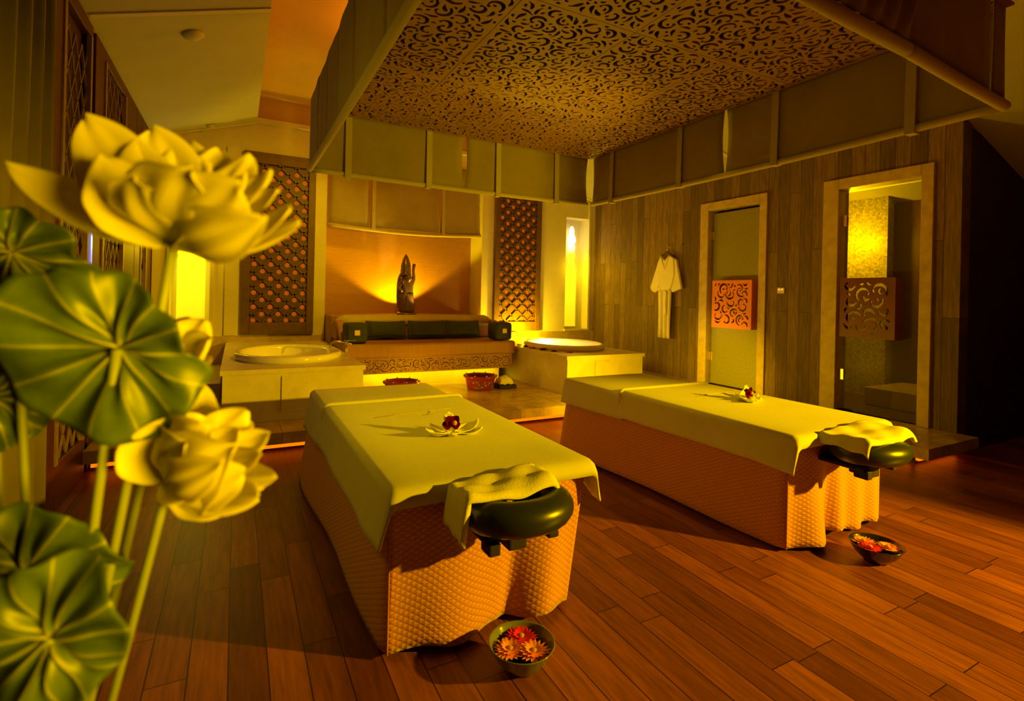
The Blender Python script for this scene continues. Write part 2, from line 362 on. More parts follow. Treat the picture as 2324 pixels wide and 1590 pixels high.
def scrolls(W,H,unit,seed,density=1.0,wf=.22,mix=SC_A):
    rnd=random.Random(seed); res=unit/14; nx=int(W/res)+1; ny=int(H/res)+1
    occ=np.zeros((nx,ny),bool); out=[]
    def mask(poly,grow):
        xs=[p[0] for p in poly]; ys=[p[1] for p in poly]
        x0=max(0,int((min(xs)-grow)/res)); x1=min(nx,int((max(xs)+grow)/res)+2); y0=max(0,int((min(ys)-grow)/res)); y1=min(ny,int((max(ys)+grow)/res)+2)
        gx,gy=np.meshgrid(np.arange(x0,x1)*res,np.arange(y0,y1)*res,indexing='ij')
        n=len(poly)//2; m=np.zeros(gx.shape,bool)
        for i in range(n):
            a=poly[i]; b=poly[-1-i]; cx=(a[0]+b[0])/2; cy=(a[1]+b[1])/2; rr=math.hypot(a[0]-b[0],a[1]-b[1])/2+grow
            m|=(gx-cx)**2+(gy-cy)**2<rr*rr
        return m,(x0,x1,y0,y1)
    for (r,turn,tries) in mix:
        nt_=int(tries*density*W*H/(unit*unit*30))
        for _ in range(nt_):
            R=r*unit*rnd.uniform(.85,1.1); w0=unit*wf*(rnd.uniform(.85,1.15) if r>.4 else .8)
            p=curl_outline(rnd.uniform(0,W),rnd.uniform(0,H),R,rnd.uniform(0,2*PI),turn*rnd.uniform(.85,1.1),rnd.choice((-1,1)),w0,10 if turn>3 else 6)
            if min(q[0] for q in p)<unit*.2 or max(q[0] for q in p)>W-unit*.2 or min(q[1] for q in p)<unit*.2 or max(q[1] for q in p)>H-unit*.2: continue
            m,(x0,x1,y0,y1)=mask(p,unit*.10)
            if (occ[x0:x1,y0:y1]&m).any(): continue
            m2,_q=mask(p,unit*.05)
            m3,(a0,a1,b0,b1)=mask(p,unit*.04); occ[a0:a1,b0:b1]|=m3; out.append(p)
    return out
def pierced(name,W,H,thick,polys,mat,parent=None,mtx=None):
    cu_=bpy.data.curves.new(name,'CURVE'); cu_.dimensions='2D'; cu_.fill_mode='BOTH'; cu_.extrude=thick/2
    def sp(pts):
        s=cu_.splines.new('POLY'); s.points.add(len(pts)-1)
        for i,p in enumerate(pts): s.points[i].co=(p[0],p[1],0,1)
        s.use_cyclic_u=True
    sp([(0,0),(W,0),(W,H),(0,H)])
    for p in polys: sp(p)
    tmp=bpy.data.objects.new('tmp',cu_); COL.objects.link(tmp); bpy.context.view_layer.update()
    me=bpy.data.meshes.new_from_object(tmp.evaluated_get(bpy.context.evaluated_depsgraph_get())); bpy.data.objects.remove(tmp); bpy.data.curves.remove(cu_)
    me.materials.clear(); me.materials.append(mat)
    if mtx is not None: me.transform(mtx)
    o=bpy.data.objects.new(name,me); COL.objects.link(o)
    if parent: o.parent=parent; o.matrix_parent_inverse=Matrix.Translation(-parent.location)
    return o
# ------------------------------------------------------------------ room shell
XL,XR,YB=-1.0,6.25,8.30
struct('floor',box(-2.6,9.2,-3.5,5.2,-.1,0),M_FLOOR)
# platform: overhanging stone slab on a recessed base, lit beneath
mb=MB(); mb.box(XL,XR,4.95,YB,.1,.2); mb.box(5.31,XR,2.24,4.95,.1,.2)
struct('trim_1',mb,M_PLAT)
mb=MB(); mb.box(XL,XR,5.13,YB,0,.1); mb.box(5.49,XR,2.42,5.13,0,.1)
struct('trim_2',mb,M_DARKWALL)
led=thing('led_strip',(2.2,5.12,.07),'glowing orange strip light tucked under the front edge of the stone platform','light')
MB().box(XL+.02,5.45,5.10,5.13,.03,.095).build('front_strip',M_LED,led)
MB().box(5.46,5.49,2.45,5.10,.03,.095).build('side_strip',M_LED,led)
MB().box(5.5,6.2,2.39,2.42,.03,.095).build('end_strip',M_LED,led)
# back wall pieces
def wallbox(n,mb,mat=M_WALL): return struct(n,mb,mat)
ZT=3.9
for k,b in enumerate(((XL,-.80,YB,YB+.5,.2,4.3),(-.80,-.33,YB,YB+.5,.2,.80),(-.80,-.33,YB,YB+.5,2.98,4.3),(-.80,-.33,YB+.28,YB+.5,.80,2.98),
  (-.33,1.19,YB,YB+.5,.2,4.3),(1.19,3.80,YB,YB+.5,3.62,4.3),(3.80,5.57,YB,YB+.5,.2,4.3),(5.57,6.09,YB,YB+.5,.2,.80),(5.57,6.09,YB,YB+.5,2.98,4.3),(5.57,6.09,YB+.28,YB+.5,.80,2.98),(6.09,6.25,YB,YB+.5,.2,4.3))):
    struct('wall_back' if k==0 else 'wall_back.%03d'%k,box(*b),M_WALL)

struct('wall_alcove',box(1.0,4.0,YB+.5,YB+.6,.2,4.3),M_PAPER)
mb=MB(); mb.box(XL,1.19,YB-.03,YB,.2,.79); mb.box(3.80,XR,YB-.03,YB,.2,.79); struct('baseboard_back',mb,M_STONE2,bevel=.004)
# niche sills and pilaster
mb=MB(); mb.box(-.82,-.31,YB-.05,YB+.02,.795,.83); mb.box(5.55,6.13,YB-.05,YB+.02,.795,.83); struct('trim_3',mb,M_STONE)
mb=MB(); mb.box(-.15,-.0,YB-.03,YB,.8,3.45); mb.box(-.33,-.28,YB-.02,YB,.83,2.98); mb.box(-.83,-.80,YB-.03,YB,.83,3.45); mb.box(6.09,6.13,YB-.03,YB,.83,3.3); struct('trim_4',mb,M_WALL)
# ceiling: sloping sides, raised middle
def sl(x): return 3.46+(x-XL)*.316 if x<2.3 else 3.88-(x-4.45)*.316
mb=MB()
def slab(x0,x1,y0,y1,t=.06):
    return MB().add([(x0,y0,sl(x0)),(x1,y0,sl(x1)),(x1,y1,sl(x1)),(x0,y1,sl(x0)),(x0,y0,sl(x0)+t),(x1,y0,sl(x1)+t),(x1,y1,sl(x1)+t),(x0,y1,sl(x0)+t)],[(0,1,2,3),(7,6,5,4),(0,4,5,1),(1,5,6,2),(2,6,7,3),(3,7,4,0)])
for a in (slab(-2.6,.21,-3.5,YB),slab(4.45,9.2,-3.5,YB)): mb.add(a.v,a.f)
struct('ceiling',mb,M_CEIL)
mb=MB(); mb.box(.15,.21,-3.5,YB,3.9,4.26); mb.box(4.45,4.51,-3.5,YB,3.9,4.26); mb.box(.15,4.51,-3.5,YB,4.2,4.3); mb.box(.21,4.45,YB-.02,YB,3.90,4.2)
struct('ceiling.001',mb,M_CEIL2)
# beams across the slope and cornice lips
mb=MB()
for yy in (4.88,8.26):
    for (xa,xb) in ((XL,.21),(4.45,XR)):
        mb.bar((xa,yy,sl(xa)-.006),(xb,yy,sl(xb)-.006),.06,.014)
mb.box(.21,4.45,8.22,YB,3.84,3.90)
struct('trim_5',mb,M_WALL)
# left wall behind the screens, right timber wall, side wall beyond it
struct('wall_left',box(-1.35,-1.28,-1.0,YB,0,3.6),M_DARKWALL)
T0,T1=6.25,6.43
mb=MB()
for (a,b,c,d) in ((2.41,2.63,0,3.5),(2.63,3.75,2.90,3.5),(3.75,4.50,.1,3.5),(4.50,5.62,2.90,3.5),(5.62,YB,.1,3.5)): mb.box(T0,T1,a,b,c,d)
struct('wall_right',mb,M_TIMBERF)
struct('wall_side',box(T1,9.2,2.41,2.55,0,3.2),M_DARKWALL)
struct('wall_side.001',box(9.2,9.3,-3.5,2.5,0,3.2),M_DARKWALL)
# shower rooms behind the doors
for k,b in enumerate(((7.82,7.9,2.6,3.72,.2,3.2),(T1,7.9,5.9,5.98,.2,3.2),(T1,7.9,2.55,2.6,.2,3.2),(T1,7.9,2.55,5.98,3.2,3.3),(T1,7.9,2.55,5.98,.1,.2),(T1,7.6,4.62,4.68,.2,3.2))):
    struct('wall_shower' if k==0 else 'wall_shower.%03d'%k,box(*b),M_MOSD)
struct('wall_shower.007',box(7.6,7.75,3.72,5.9,.2,3.2),M_MOS)
bn=box(6.9,7.8,2.62,3.6,.205,.42).build('stone_bench',M_STONE2,bevel=.01); tag(bn,'low stone bench seen through the clear glass of the larger shower door','bench')
# ------------------------------------------------------------------ doors
def door(idx,y0,y1,iy0,iy1,zt,zi,glassmat):
    d=bpy.data.objects.new('door_%d'%idx,None); COL.objects.link(d); d.location=(T0,(y0+y1)/2,.2); d['kind']='structure'
    mb=MB(); mb.box(T0-.035,T1,y0,iy0,.2,zt); mb.box(T0-.035,T1,iy1,y1,.2,zt); mb.box(T0-.035,T1,iy0,iy1,zi,zt)
    mb.build('door_frame',M_STONE2,d,bevel=.006)
    g=MB().box(T0+.05,T0+.06,iy0+.01,iy1-.035,.215,zi-.04); g.build('glass_pane',glassmat,d)
    for z in (.55,2.35):
        MB().box(T0+.035,T0+.075,iy1-.06,iy1-.0,z,z+.13).build('hinge',M_BRASS,d,bevel=.004)
    return d
d1=door(1,4.50,5.62,4.61,5.47,2.90,2.78,M_FROST)
d2=door(2,2.63,3.75,2.74,3.57,2.90,2.78,M_GLASS)
def plaque(parent,y0,y1,z0,z1,mat,seed,unit):
    # carved square handle box standing proud of the glass
    W=y1-y0; H=z1-z0
    hb=MB(); t=.018; xf=T0-.085
    hb.box(xf,T0+.05,y0,y0+t,z0,z1); hb.box(xf,T0+.05,y1-t,y1,z0,z1); hb.box(xf,T0+.05,y0+t,y1-t,z0,z0+t); hb.box(xf,T0+.05,y0+t,y1-t,z1-t,z1)
    b=hb.build('handle_box',mat,parent)
    mtx=Matrix.Translation((xf+.008,y1-t,z0+t))@Matrix(((0,0,-1,0),(-1,0,0,0),(0,1,0,0),(0,0,0,1)))
    f=pierced('scroll_face',W-2*t,H-2*t,.014,scrolls(W-2*t,H-2*t,unit,seed,3.0,.36,SC_C),mat,b,mtx)
    return b
plaque(d1,4.665,5.325,1.055,1.735,M_PLAQ,5,.085)
plaque(d2,2.93,3.50,1.065,1.735,M_PLAQD,11,.095)
# switch plate
sw=thing('wall_switch',(T0-.012,4.29,1.59),'small ivory switch plate with two red indicator lights between the doors','switch')
MB().box(T0-.016,T0,4.24,4.34,1.555,1.63).build('plate',M_STONE,sw,bevel=.004)
for yy in (4.27,4.31): MB().blob((T0-.018,yy,1.605),.006,.01,.01,10).build('indicator',nt('indicator_%d'%int(yy*100),(.8,.1,.05),.4,0,.5,(1,.3,.05),2)[0],sw)
for (yy,zz) in ((2.73,3.02),): pass
# ------------------------------------------------------------------ bath blocks
def block(x0,x1,label,tx):
    t=thing('bath_surround',((x0+x1)/2,5.5,.2),label,'bath surround')
    cx,cy=(x0+x1)/2,tx
    MB().box(x0+.02,x1-.02,5.42,YB-.04,.2,.655).build('panel',M_STONE,t)
    # top slab with round opening
    n=48; vs=[];fs=[]
    rx,ry=.50,.62
    X0,X1,Y0,Y1=x0,x1,5.40,YB-.03
    ring=[(cx+rx*math.cos(2*PI*k/n),cy+ry*math.sin(2*PI*k/n)) for k in range(n)]
    def edge(a):
        c,s_=math.cos(a),math.sin(a); tt=1e9
        for lim,comp,cc in ((X1,c,cx),(X0,c,cx),(Y1,s_,cy),(Y0,s_,cy)):
            if abs(comp)>1e-6:
                q=(lim-cc)/comp
                if q>0: tt=min(tt,q)
        return (cx+c*tt,cy+s_*tt)
    angs=sorted(set([2*PI*k/n for k in range(n)]+[math.atan2(yy-cy,xx-cx)%(2*PI) for xx in (X0,X1) for yy in (Y0,Y1)]))
    mb=MB(); vs=[]
    for z in (.70,.655):
        for a in angs: vs.append((cx+rx*math.cos(a),cy+ry*math.sin(a),z))
        for a in angs: e=edge(a); vs.append((e[0],e[1],z))
    m_=len(angs)
    for k in range(m_):
        q=(k+1)%m_
        fs+=[(k,q,m_+q,m_+k),(2*m_+q,2*m_+k,3*m_+k,3*m_+q),(m_+k,m_+q,3*m_+q,3*m_+k),(q,k,2*m_+k,2*m_+q)]
    mb.add(vs,fs).build('deck_slab',M_STONE,t)
    vp=MB()
    vx=x0+.52 if x0<0 else x0+.45
    for k in range(14): vp.box(vx,vx+.24,5.405,5.42,.30+k*.023,.316+k*.023)
    vp.box(vx,vx+.24,5.412,5.42,.28,.63); vp.build('vent_grille',M_STONE,t)
    return t
block(-.12,1.19,'left cream stone bath surround with slatted vent, holding the empty round tub',6.35)
block(3.68,4.96,'right cream stone bath surround in front of the timber wall, holding the glowing tub',6.45)
def tub(cx,cy,label,water):
    t=thing('bathtub',(cx,cy,.7),label,'bathtub')
    prof=[(.0,.30),(.28,.30),(.42,.36),(.485,.5),(.50,.695),(.545,.70),(.56,.73),(.555,.765),(.53,.78),(.505,.77),(.485,.74),(.46,.55),(.40,.40),(.26,.34),(0,.335)]
    prof=[(r,z-.7) for r,z in prof]
    MB().lathe((cx,cy,.7),prof,56,1,1.24).build('basin',M_WHITE,t,smooth=True)
    if water:
        MB().lathe((cx,cy,.66),[(0,0),(.472,0)],40,1,1.24).build('water',M_TWATER,t)
    return t
tub(.54,6.35,'empty white round bathtub in the left stone surround',False)
tub(4.32,6.45,'brightly lit white round bathtub filled with water in the right stone surround',True)
def faucet(x,y,label,s=1,rot=0):
    f=thing('bath_faucet',(x,y,.70),label,'faucet')
    MB().tube([(x,y,.70),(x,y,.87)],.012).build('post',M_CHROME,f,smooth=True)
    MB().tube([(x+.06,y,.84),(x-.02,y,.86),(x-.12*s,y,.88),(x-.17*s,y,.86),(x-.19*s,y,.80)],.010).build('spout',M_CHROME,f,smooth=True)
    for dx in (-.0,.075): MB().bar((x+dx-.03,y-.02,.885),(x+dx+.03,y-.02,.885),.012,.012).build('handle',M_CHROME,f,bevel=.003)
    return f
faucet(1.14,6.2,'chrome bridge faucet at the right rim of the empty left tub')
faucet(3.80,7.25,'dark chrome faucet at the back left rim of the glowing tub',-1)
for i,(x,y) in enumerate(((3.78,6.15),(3.74,6.38),(3.77,6.62),(3.80,6.85),(3.83,5.95),(3.95,5.75))):
    q=MB()
    for k in range(5):
        a=k*2*PI/5+i; q.blob((x+.028*math.cos(a),y+.028*math.sin(a),.79-.004*k if i>3 else .712),.022,.022,.010,8)
    o=q.build('flower_head',M_GRED if i%2 else M_ORCH,None,smooth=True)
    tag(o,('purple','red')[i%2]+' flower head on the ledge left of the glowing tub, '+('third','fourth','second from the back','farthest back','second','nearest')[i]+(' from the near corner' if i not in (2,3,5) else ('' if i!=5 else ' to the near corner')),'flower','flower heads beside the glowing tub')
    if i>3: o.location.z-=.078
# low step left of the left surround
tag(box(-1.0+.02,-.14,6.6,8.25,.2,.40).build('stone_step',M_STONE2,bevel=.008),'low stone step in the corner left of the empty tub','step')
# ------------------------------------------------------------------ wall lattice panels
def lattice(x0,x1,z0,z1,label,name='carved_screen'):
    t=thing(name,((x0+x1)/2,YB,z0),label,'screen','dark carved screens on the back wall')
    W=x1-x0; f=.10; yb=YB
    mb=MB(); mb.box(x0,x0+f,yb-.07,yb,z0,z1); mb.box(x1-f,x1,yb-.07,yb,z0,z1); mb.box(x0+f,x1-f,yb-.07,yb,z0,z0+.17); mb.box(x0+f,x1-f,yb-.07,yb,z1-.16,z1)
    mb.build('frame',M_LATT,t,bevel=.006)
    a0,a1,b0,b1=x0+f,x1-f,z0+.17,z1-.16; cw=(a1-a0)/7; p=cw*2; ph=.205
    MB().box(a0,a1,yb-.02,yb,b0,b1).build('backing_board',M_LATT,t)
    # diagonal bars, clipped to the opening
    mb=MB(); sl_=ph/p
    k=-30
    def clip(xa,za,s):
        pts=[]
        for xx in (a0,a1):
            zz=za+s*(xx-xa)
            pts.append((xx,zz))
        (X0,Z0),(X1,Z1)=pts
        out=[]
        for lim in (b0,b1):
            pass
        t0,t1=0,1
        dz=Z1-Z0
        for lo,hi in ((b0,b1),):
            ta=(lo-Z0)/dz; tb=(hi-Z0)/dz
            if ta>tb: ta,tb=tb,ta
            t0=max(t0,ta); t1=min(t1,tb)
        if t0>=t1-.01: return None
        return ((X0+(X1-X0)*t0,Z0+dz*t0),(X0+(X1-X0)*t1,Z0+dz*t1))
    xs=a0+cw/2; nrow=int((b1-b0)/ph)+3
    for r in range(-5,nrow+5):
        for s in (sl_,-sl_):
            c=clip(xs,b0-ph*.5+r*ph,s)
            if c: mb.bar((c[0][0],yb-.035,c[0][1]),(c[1][0],yb-.035,c[1][1]),.026,.030,Vector((0,1,0)))
    mb.build('diamond_lattice',M_LATT,t)
    # lit round openings
    first=None
    for c in range(7):
        off=0 if c%2==0 else .5
        z=b0+.02+off*ph
        while z<b1-.03:
            x=a0+cw*(c+.5); n=16
            if first is None:
                mb=MB(); mb.add([(0,0,0)]+[(.033*math.cos(2*PI*i/n),0,.033*math.sin(2*PI*i/n)) for i in range(n)],[(0,1+i,1+(i+1)%n) for i in range(n)])
                o=first=mb.build('lit_opening',M_GLOWO)
            else: o=first.copy(); COL.objects.link(o)
            o.parent=t; o.location=Vector((x,yb-.0225,max(z,b0+.034)))-t.location
            z+=ph
lattice(.06,1.02,.81,3.42,'left dark wooden lattice panel with round orange lights above the empty tub')
lattice(4.03,4.98,.81,3.42,'right dark wooden lattice panel with round orange lights above the glowing tub')
# ------------------------------------------------------------------ niche lamps
def stupa(cx,y,z0,H,wid,label,depth=.06):
    # outline of a tiered finial lamp, as half widths up its height
    hw=[(0,.5),(.50,.5),(.505,.46),(.52,.46),(.53,.5),(.555,.5),(.58,.42),(.615,.30),(.65,.24),(.67,.25),(.69,.36),(.715,.36),(.735,.24),(.75,.30),(.775,.34),(.80,.30),(.815,.26),(.84,.40),(.875,.38),(.91,.22),(.925,.18),(.945,.22),(.965,.17),(.99,.04)]
    out=[(cx+h*wid,z0+t*H) for t,h in hw]+[(cx-h*wid,z0+t*H) for t,h in hw[::-1]]
    n=len(out); mb=MB(); mb.add([(x,y,z) for x,z in out]+[(x,y+depth,z) for x,z in out],[tuple(range(n-1,-1,-1)),tuple(range(n,2*n))]+[(i,(i+1)%n,n+(i+1)%n,n+i) for i in range(n)])
    t=thing('niche_lamp',(cx,y,z0),label,'lamp')
    mb.build('lamp_glass',M_LAMP,t,bevel=.006)
    MB().box(cx-.6*wid,cx+.6*wid,y-.01,y+.16,z0-.045,z0).build('lamp_base',M_STONE,t,bevel=.004)
stupa(-.56,YB+.12,.875,1.98,.335,'wide glowing yellow finial-shaped lamp in the left wall niche, half hidden by flowers')
stupa(5.80,YB+.12,.875,1.98,.215,'tall slim glowing finial-shaped lamp in the right wall niche')
# ------------------------------------------------------------------ alcove: ledge, blind, statue, sofa
tag(box(1.2,3.675,7.75,8.79,.2,1.10).build('display_ledge',M_CARVE,bevel=.01),'brown ledge behind the sofa that carries the statue','ledge')
def tubepts(a,b,n,sag=0):
    a=Vector(a);b=Vector(b)
    return [a+(b-a)*(i/n)+Vector((0,0,-sag*math.sin(PI*i/n))) for i in range(n+1)]
def hanging(name,label,cat,a,b,ztop,zbot,straps,slits,mat,matt,nrm,sag=0.012,tr=.022,parent=None,group=None,overlap=.0,rods=False):
    # fabric valance between a and b (xy), with straps and a bottom roller bar
    a=Vector((a[0],a[1],0));b=Vector((b[0],b[1],0)); Lh=(b-a).length; d=(b-a)/Lh; nrm=Vector((nrm[0],nrm[1],0))
    t=parent if parent else thing(name,(*( (a+b)/2).xy,zbot),label,cat,group)
    ends=[0]+sorted(slits)+[Lh]
    for i in range(len(ends)-1):
        s0,s1=ends[i],ends[i+1]; g=.022 if len(slits)<3 else .004
        def fn(u,v,s0=s0,s1=s1):
            k=abs(2*u-1)**6*g*1.6*math.sin(PI*min(1,v*1.0)) ; uu=s0+g*.3+(s1-s0-g*.6)*u
            uu+= (g*math.sin(PI*v))*(1 if u<.5 else -1)*abs(2*u-1)
            wv=.003*math.sin(uu*9+i)+.0015*math.sin(uu*23+v*3)
            q=a+d*uu+nrm*wv; return (q.x,q.y,zbot+(ztop-zbot)*v)
        MB().grid(fn,max(6,int((s1-s0)*14)),8).build('cloth_panel',mat,t,smooth=True,solid=.006)
    MB().tube([Vector((q.x,q.y,q.z+zbot)) for q in tubepts(a,b,24,sag)],tr,12).build('roller_bar',matt,t,smooth=True)
    for s in straps:
        w_=.05; p=a+d*s
        for sd in (1,):
            mb=MB(); mb.bar(p+nrm*.016+Vector((0,0,ztop)),p+nrm*.03+Vector((0,0,zbot-.035)),w_*1.1,.008,nrm if abs(nrm.x)+abs(nrm.y)>0 else Vector((0,1,0)))
            mb.bar(p-nrm*.03+Vector((0,0,zbot-.035)),p+nrm*.035+Vector((0,0,zbot-.035)),w_,.010)
            mb.build('strap',matt,t)
    return t
hanging('alcove_blind','gold cloth blind with straps and lit lower bar hanging over the statue alcove','blind',(1.20,8.24),(3.74,8.24),3.60,2.47,(.68,1.84),(.62,1.78),M_BLIND,M_CREAMC,(0,-1),.05,.03)
# statue of a dancing figure with a tall crown
st=thing('statue',(2.40,8.10,1.10),'dark bronze statue with tall pointed crown and raised arm, lit from below on the ledge','statue')
def skin(name,pts,edges,rad,mat,parent,sub=1):
    me=bpy.data.meshes.new(name); me.from_pydata([tuple(p) for p in pts],edges,[]); me.materials.append(mat)
    o=bpy.data.objects.new(name,me); COL.objects.link(o)
    if parent: o.parent=parent; o.matrix_parent_inverse=Matrix.Translation(-parent.location)
    md=o.modifiers.new('skin','SKIN'); md.use_smooth_shade=True
    sv=me.skin_vertices[0].data
    for i,r in enumerate(rad): sv[i].radius=(r,r) if not isinstance(r,tuple) else r
    sv[0].use_root=True
    s=o.modifiers.new('sub','SUBSURF'); s.levels=sub; s.render_levels=sub
    return o
sx,sy,sz=2.40,8.10,1.10
V=lambda x,y,z:(sx+x,sy+y,sz+z)
pts=[V(0,0,.34),V(.01,0,.42),V(.0,0,.52),V(.0,-.01,.58),V(.02,-.02,.64),   #0 pelvis..4 head
 V(-.04,0,.26),V(-.035,-.03,.12),V(-.05,0,.02),  # leg
 V(.05,-.02,.24),V(.04,-.05,.12),V(.05,-.02,.02),
 V(-.075,0,.53),V(-.12,.0,.42),V(-.08,-.06,.36),  # arm down
 V(.085,0,.50),V(.115,0,.60),V(.10,-.01,.72),V(.115,-.01,.83)]
edges=[(0,1),(1,2),(2,3),(3,4),(0,5),(5,6),(6,7),(0,8),(8,9),(9,10),(2,11),(11,12),(12,13),(2,14),(14,15),(15,16),(16,17)]
rad=[.12,.095,.11,.045,.062,.09,.075,.05,.09,.07,.05,.05,.045,.035,.045,.030,.022,.030]
skin('figure',pts,edges,rad,M_STAT,st,2)
MB().blob(V(.01,-.06,.585),.055,.06,.07,20).build('head',M_STAT,st,smooth=True)
MB().bar(V(.01,-.12,.59),V(.01,-.125,.57),.014,.02).build('nose',M_STAT,st)
MB().lathe(V(-.02,0,.64),[(.085,-.01),(.095,.02),(.080,.04),(.088,.07),(.078,.10),(.080,.14),(.068,.19),(.050,.25),(.026,.30),(0,.34)],20).build('crown',M_STAT,st,smooth=True)
MB().blob(V(-.035,.045,.36),.115,.06,.33,24,.75).build('back_panel',M_STAT,st,smooth=True)
mb=MB(); mb.lathe(V(0,0,0),[(.15,0),(.16,.02),(.13,.045),(.1,.05),(0,.05)],24); mb.build('pedestal',M_STAT,st,smooth=True)
mb=MB(); 
mb.grid(lambda u,v:(sx+.02+(.10-.02*v)*math.cos(PI+u*PI),sy-.02-.11*math.sin(u*PI)*(1-.3*v),sz+.05+.30*v),12,6); mb.build('skirt',M_STAT,st,smooth=True,solid=.01)
# sofa
so=thing('sofa',(2.41,7.1,.2),'long bronze sofa with cream back and carved scroll base in the alcove','sofa')
SX0,SX1,SY=1.20,3.62,6.65
MB().box(SX0+.04,SX1-.04,SY+.06,7.7,.40,.60).build('base',M_CARVE,so)
pc=scrolls(SX1-SX0-.08,.20,.075,21,2.2,.16)
pierced('scroll_carving',SX1-SX0-.08,.20,.012,pc,M_CARVE,so,Matrix.Translation((SX0+.04,SY+.035,.40))@Matrix(((1,0,0,0),(0,0,-1,0),(0,1,0,0),(0,0,0,1))))
MB().box(SX0+.045,SX1-.045,SY+.045,SY+.059,.402,.598).build('carving_backing',M_PATD,so)
MB().box(SX0+.1,SX1-.1,6.98,7.6,.2,.40).build('plinth',M_STONE,so)
MB().box(SX0,SX1,SY,7.6,.60,.79).build('seat',M_SEAT,so,bevel=.03)
MB().box(SX0,SX1,7.35,7.72,.79,1.02).build('back_frame',M_SEAT,so,bevel=.04)
def roll(u,v):
    a=u*2*PI; x=SX0+.02+(SX1-SX0-.04)*v; k=1-.0*v
    e=min(1,min(v,1-v)*16+.35)
    return (x,7.48+.16*math.cos(a)*e,1.03+(.10*e)*math.sin(a))
MB().grid(roll,20,40).build('back_bolster',M_CREAMC,so,smooth=True)
for x0,x1 in ((SX0,SX0+.10),(SX1-.10,SX1)):
    MB().grid(lambda u,v,x0=x0,x1=x1:(x0+(x1-x0)*u,6.95+.65*v,.79+.24*math.sin(PI/2*min(1,v*1.5))),4,12).build('arm_panel',M_SEAT,so,smooth=True,solid=.06)
# pillows
def pillow(cx,cy,cz,w,h,d,tilt,label):
    mb=MB()
    for side in (-1,1):
        def fn(u,v):
            X=(u-.5)*w; Z=(v-.5)*h; e=(1-abs(2*u-1)**3)*(1-abs(2*v-1)**3)
            pin=.04*(abs(2*u-1)**2)*(1 if v>.5 else -1)*0
            Z*=1-.12*(1-(2*u-1)**2)
            return (X,side*d/2*(e**.5),Z)
        mb.grid(fn,14,10)
    o=mb.build('pillow',M_GREENC,None,smooth=True,weld=True)
    o.location=(cx,cy,cz); o.rotation_euler=(tilt,0,0); tag(o,label,'pillow','green pillows along the sofa'); return o
pillow(1.86,7.22,.93,.56,.27,.14,-.35,'dark green pillow on the sofa, leftmost of the three long pillows')
pillow(2.46,7.22,.93,.56,.27,.14,-.35,'dark green pillow on the sofa, middle one of the three long pillows')
pillow(3.02,7.22,.93,.54,.27,.14,-.35,'dark green pillow on the sofa, rightmost of the three long pillows')
def cube_cushion(cx,cy,cz,label):
    t=thing('cube_cushion',(cx,cy,cz-.12),label,'cushion')
    MB().blob((cx,cy,cz),.135,.16,.13,28,.28).build('cushion_body',M_GREENC,t,smooth=True)
    MB().box(cx-.033,cx+.033,cy-.168,cy-.155,cz-.025,cz+.04).build('square_badge',M_EMB,t)
cube_cushion(1.36,6.86,.925,'dark green cube bolster with gold square at the left end of the sofa')
cube_cushion(3.46,6.86,.925,'dark green cube bolster with gold square at the right end of the sofa')
# pots on the platform, towels, uplight
def pot(cx,cy,label):
    t=thing('lacquer_pot',(cx,cy,.2),label,'pot')
    MB().lathe((cx,cy,.2),[(.0,0),(.16,0),(.175,.02),(.192,.12),(.198,.15),(.222,.165),(.226,.185),(.20,.19),(.188,.17),(.175,.12),(.155,.03),(0,.025)],36).build('pot_body',M_LACQ,t,smooth=True)
    mb=MB(); rnd=random.Random(int(cx*10))
    for k in range(26):
        a=-PI/2+rnd.uniform(-.9,.7); z=.2+rnd.uniform(.03,.13); r=.178+(z-.2)*.11
        n=6; c=Vector((cx+r*math.cos(a),cy+r*math.sin(a),z)); ex=Vector((-math.sin(a),math.cos(a),0)); s=rnd.uniform(.008,.02)
        mb.add([c+ex*s*math.cos(2*PI*i/n)+Vector((0,0,s*.8*math.sin(2*PI*i/n)))+Vector((math.cos(a),math.sin(a),0))*.006 for i in range(n)],[tuple(range(n))])
    mb.build('painted_flowers',M_GOLD,t)
    for k in range(8):
        a=k*PI/4; MB().blob((cx+.2*math.cos(a),cy+.2*math.sin(a),.395),.012,.012,.01,8).build('rim_stud',M_BRASS,t,smooth=True)
p1=on(912,850,1,6.15); p2=on(1090,850,1,6.25)
pot(p1.x,6.15,'red lacquer pot with painted flowers, standing in the glow nearer the left tub')
pot(p2.x,6.25,'red lacquer pot with painted flowers beside the folded towels')
p3=on(1148,862,1,6.2)
tag(box(p3.x-.13,p3.x+.13,6.12,6.36,.2,.25).build('dark_tray',M_DARK,bevel=.01),'small dark tray on the platform under the folded towel','tray')
def ftowel(u,v):
    return (p3.x-.11+.20*u,6.14+.18*v,.26+.10*(math.sin(PI*u)**.35)*(math.sin(PI*v)**.35)+.006*math.sin(14*u))
tag(MB().grid(ftowel,14,14).build('folded_towel',M_TOWEL,smooth=True,solid=.01),'pale folded towel on the dark tray beside the right lacquer pot','towel')
ul=thing('floor_uplight',(1.30,5.62,.2),'small bright uplight standing beside the corner of the left tub surround','lamp')
MB().lathe((1.31,5.62,.2),[(0,0),(.035,0),(.035,.06),(.03,.065),(0,.065)],16).build('lamp_housing',M_CHROME,ul,smooth=True)
MB().blob((1.31,5.62,.285),.022,.022,.022,12).build('bulb',nt('white_bulb',(1,1,1),.5,0,.5,(1,.85,.6),12)[0],ul,smooth=True)
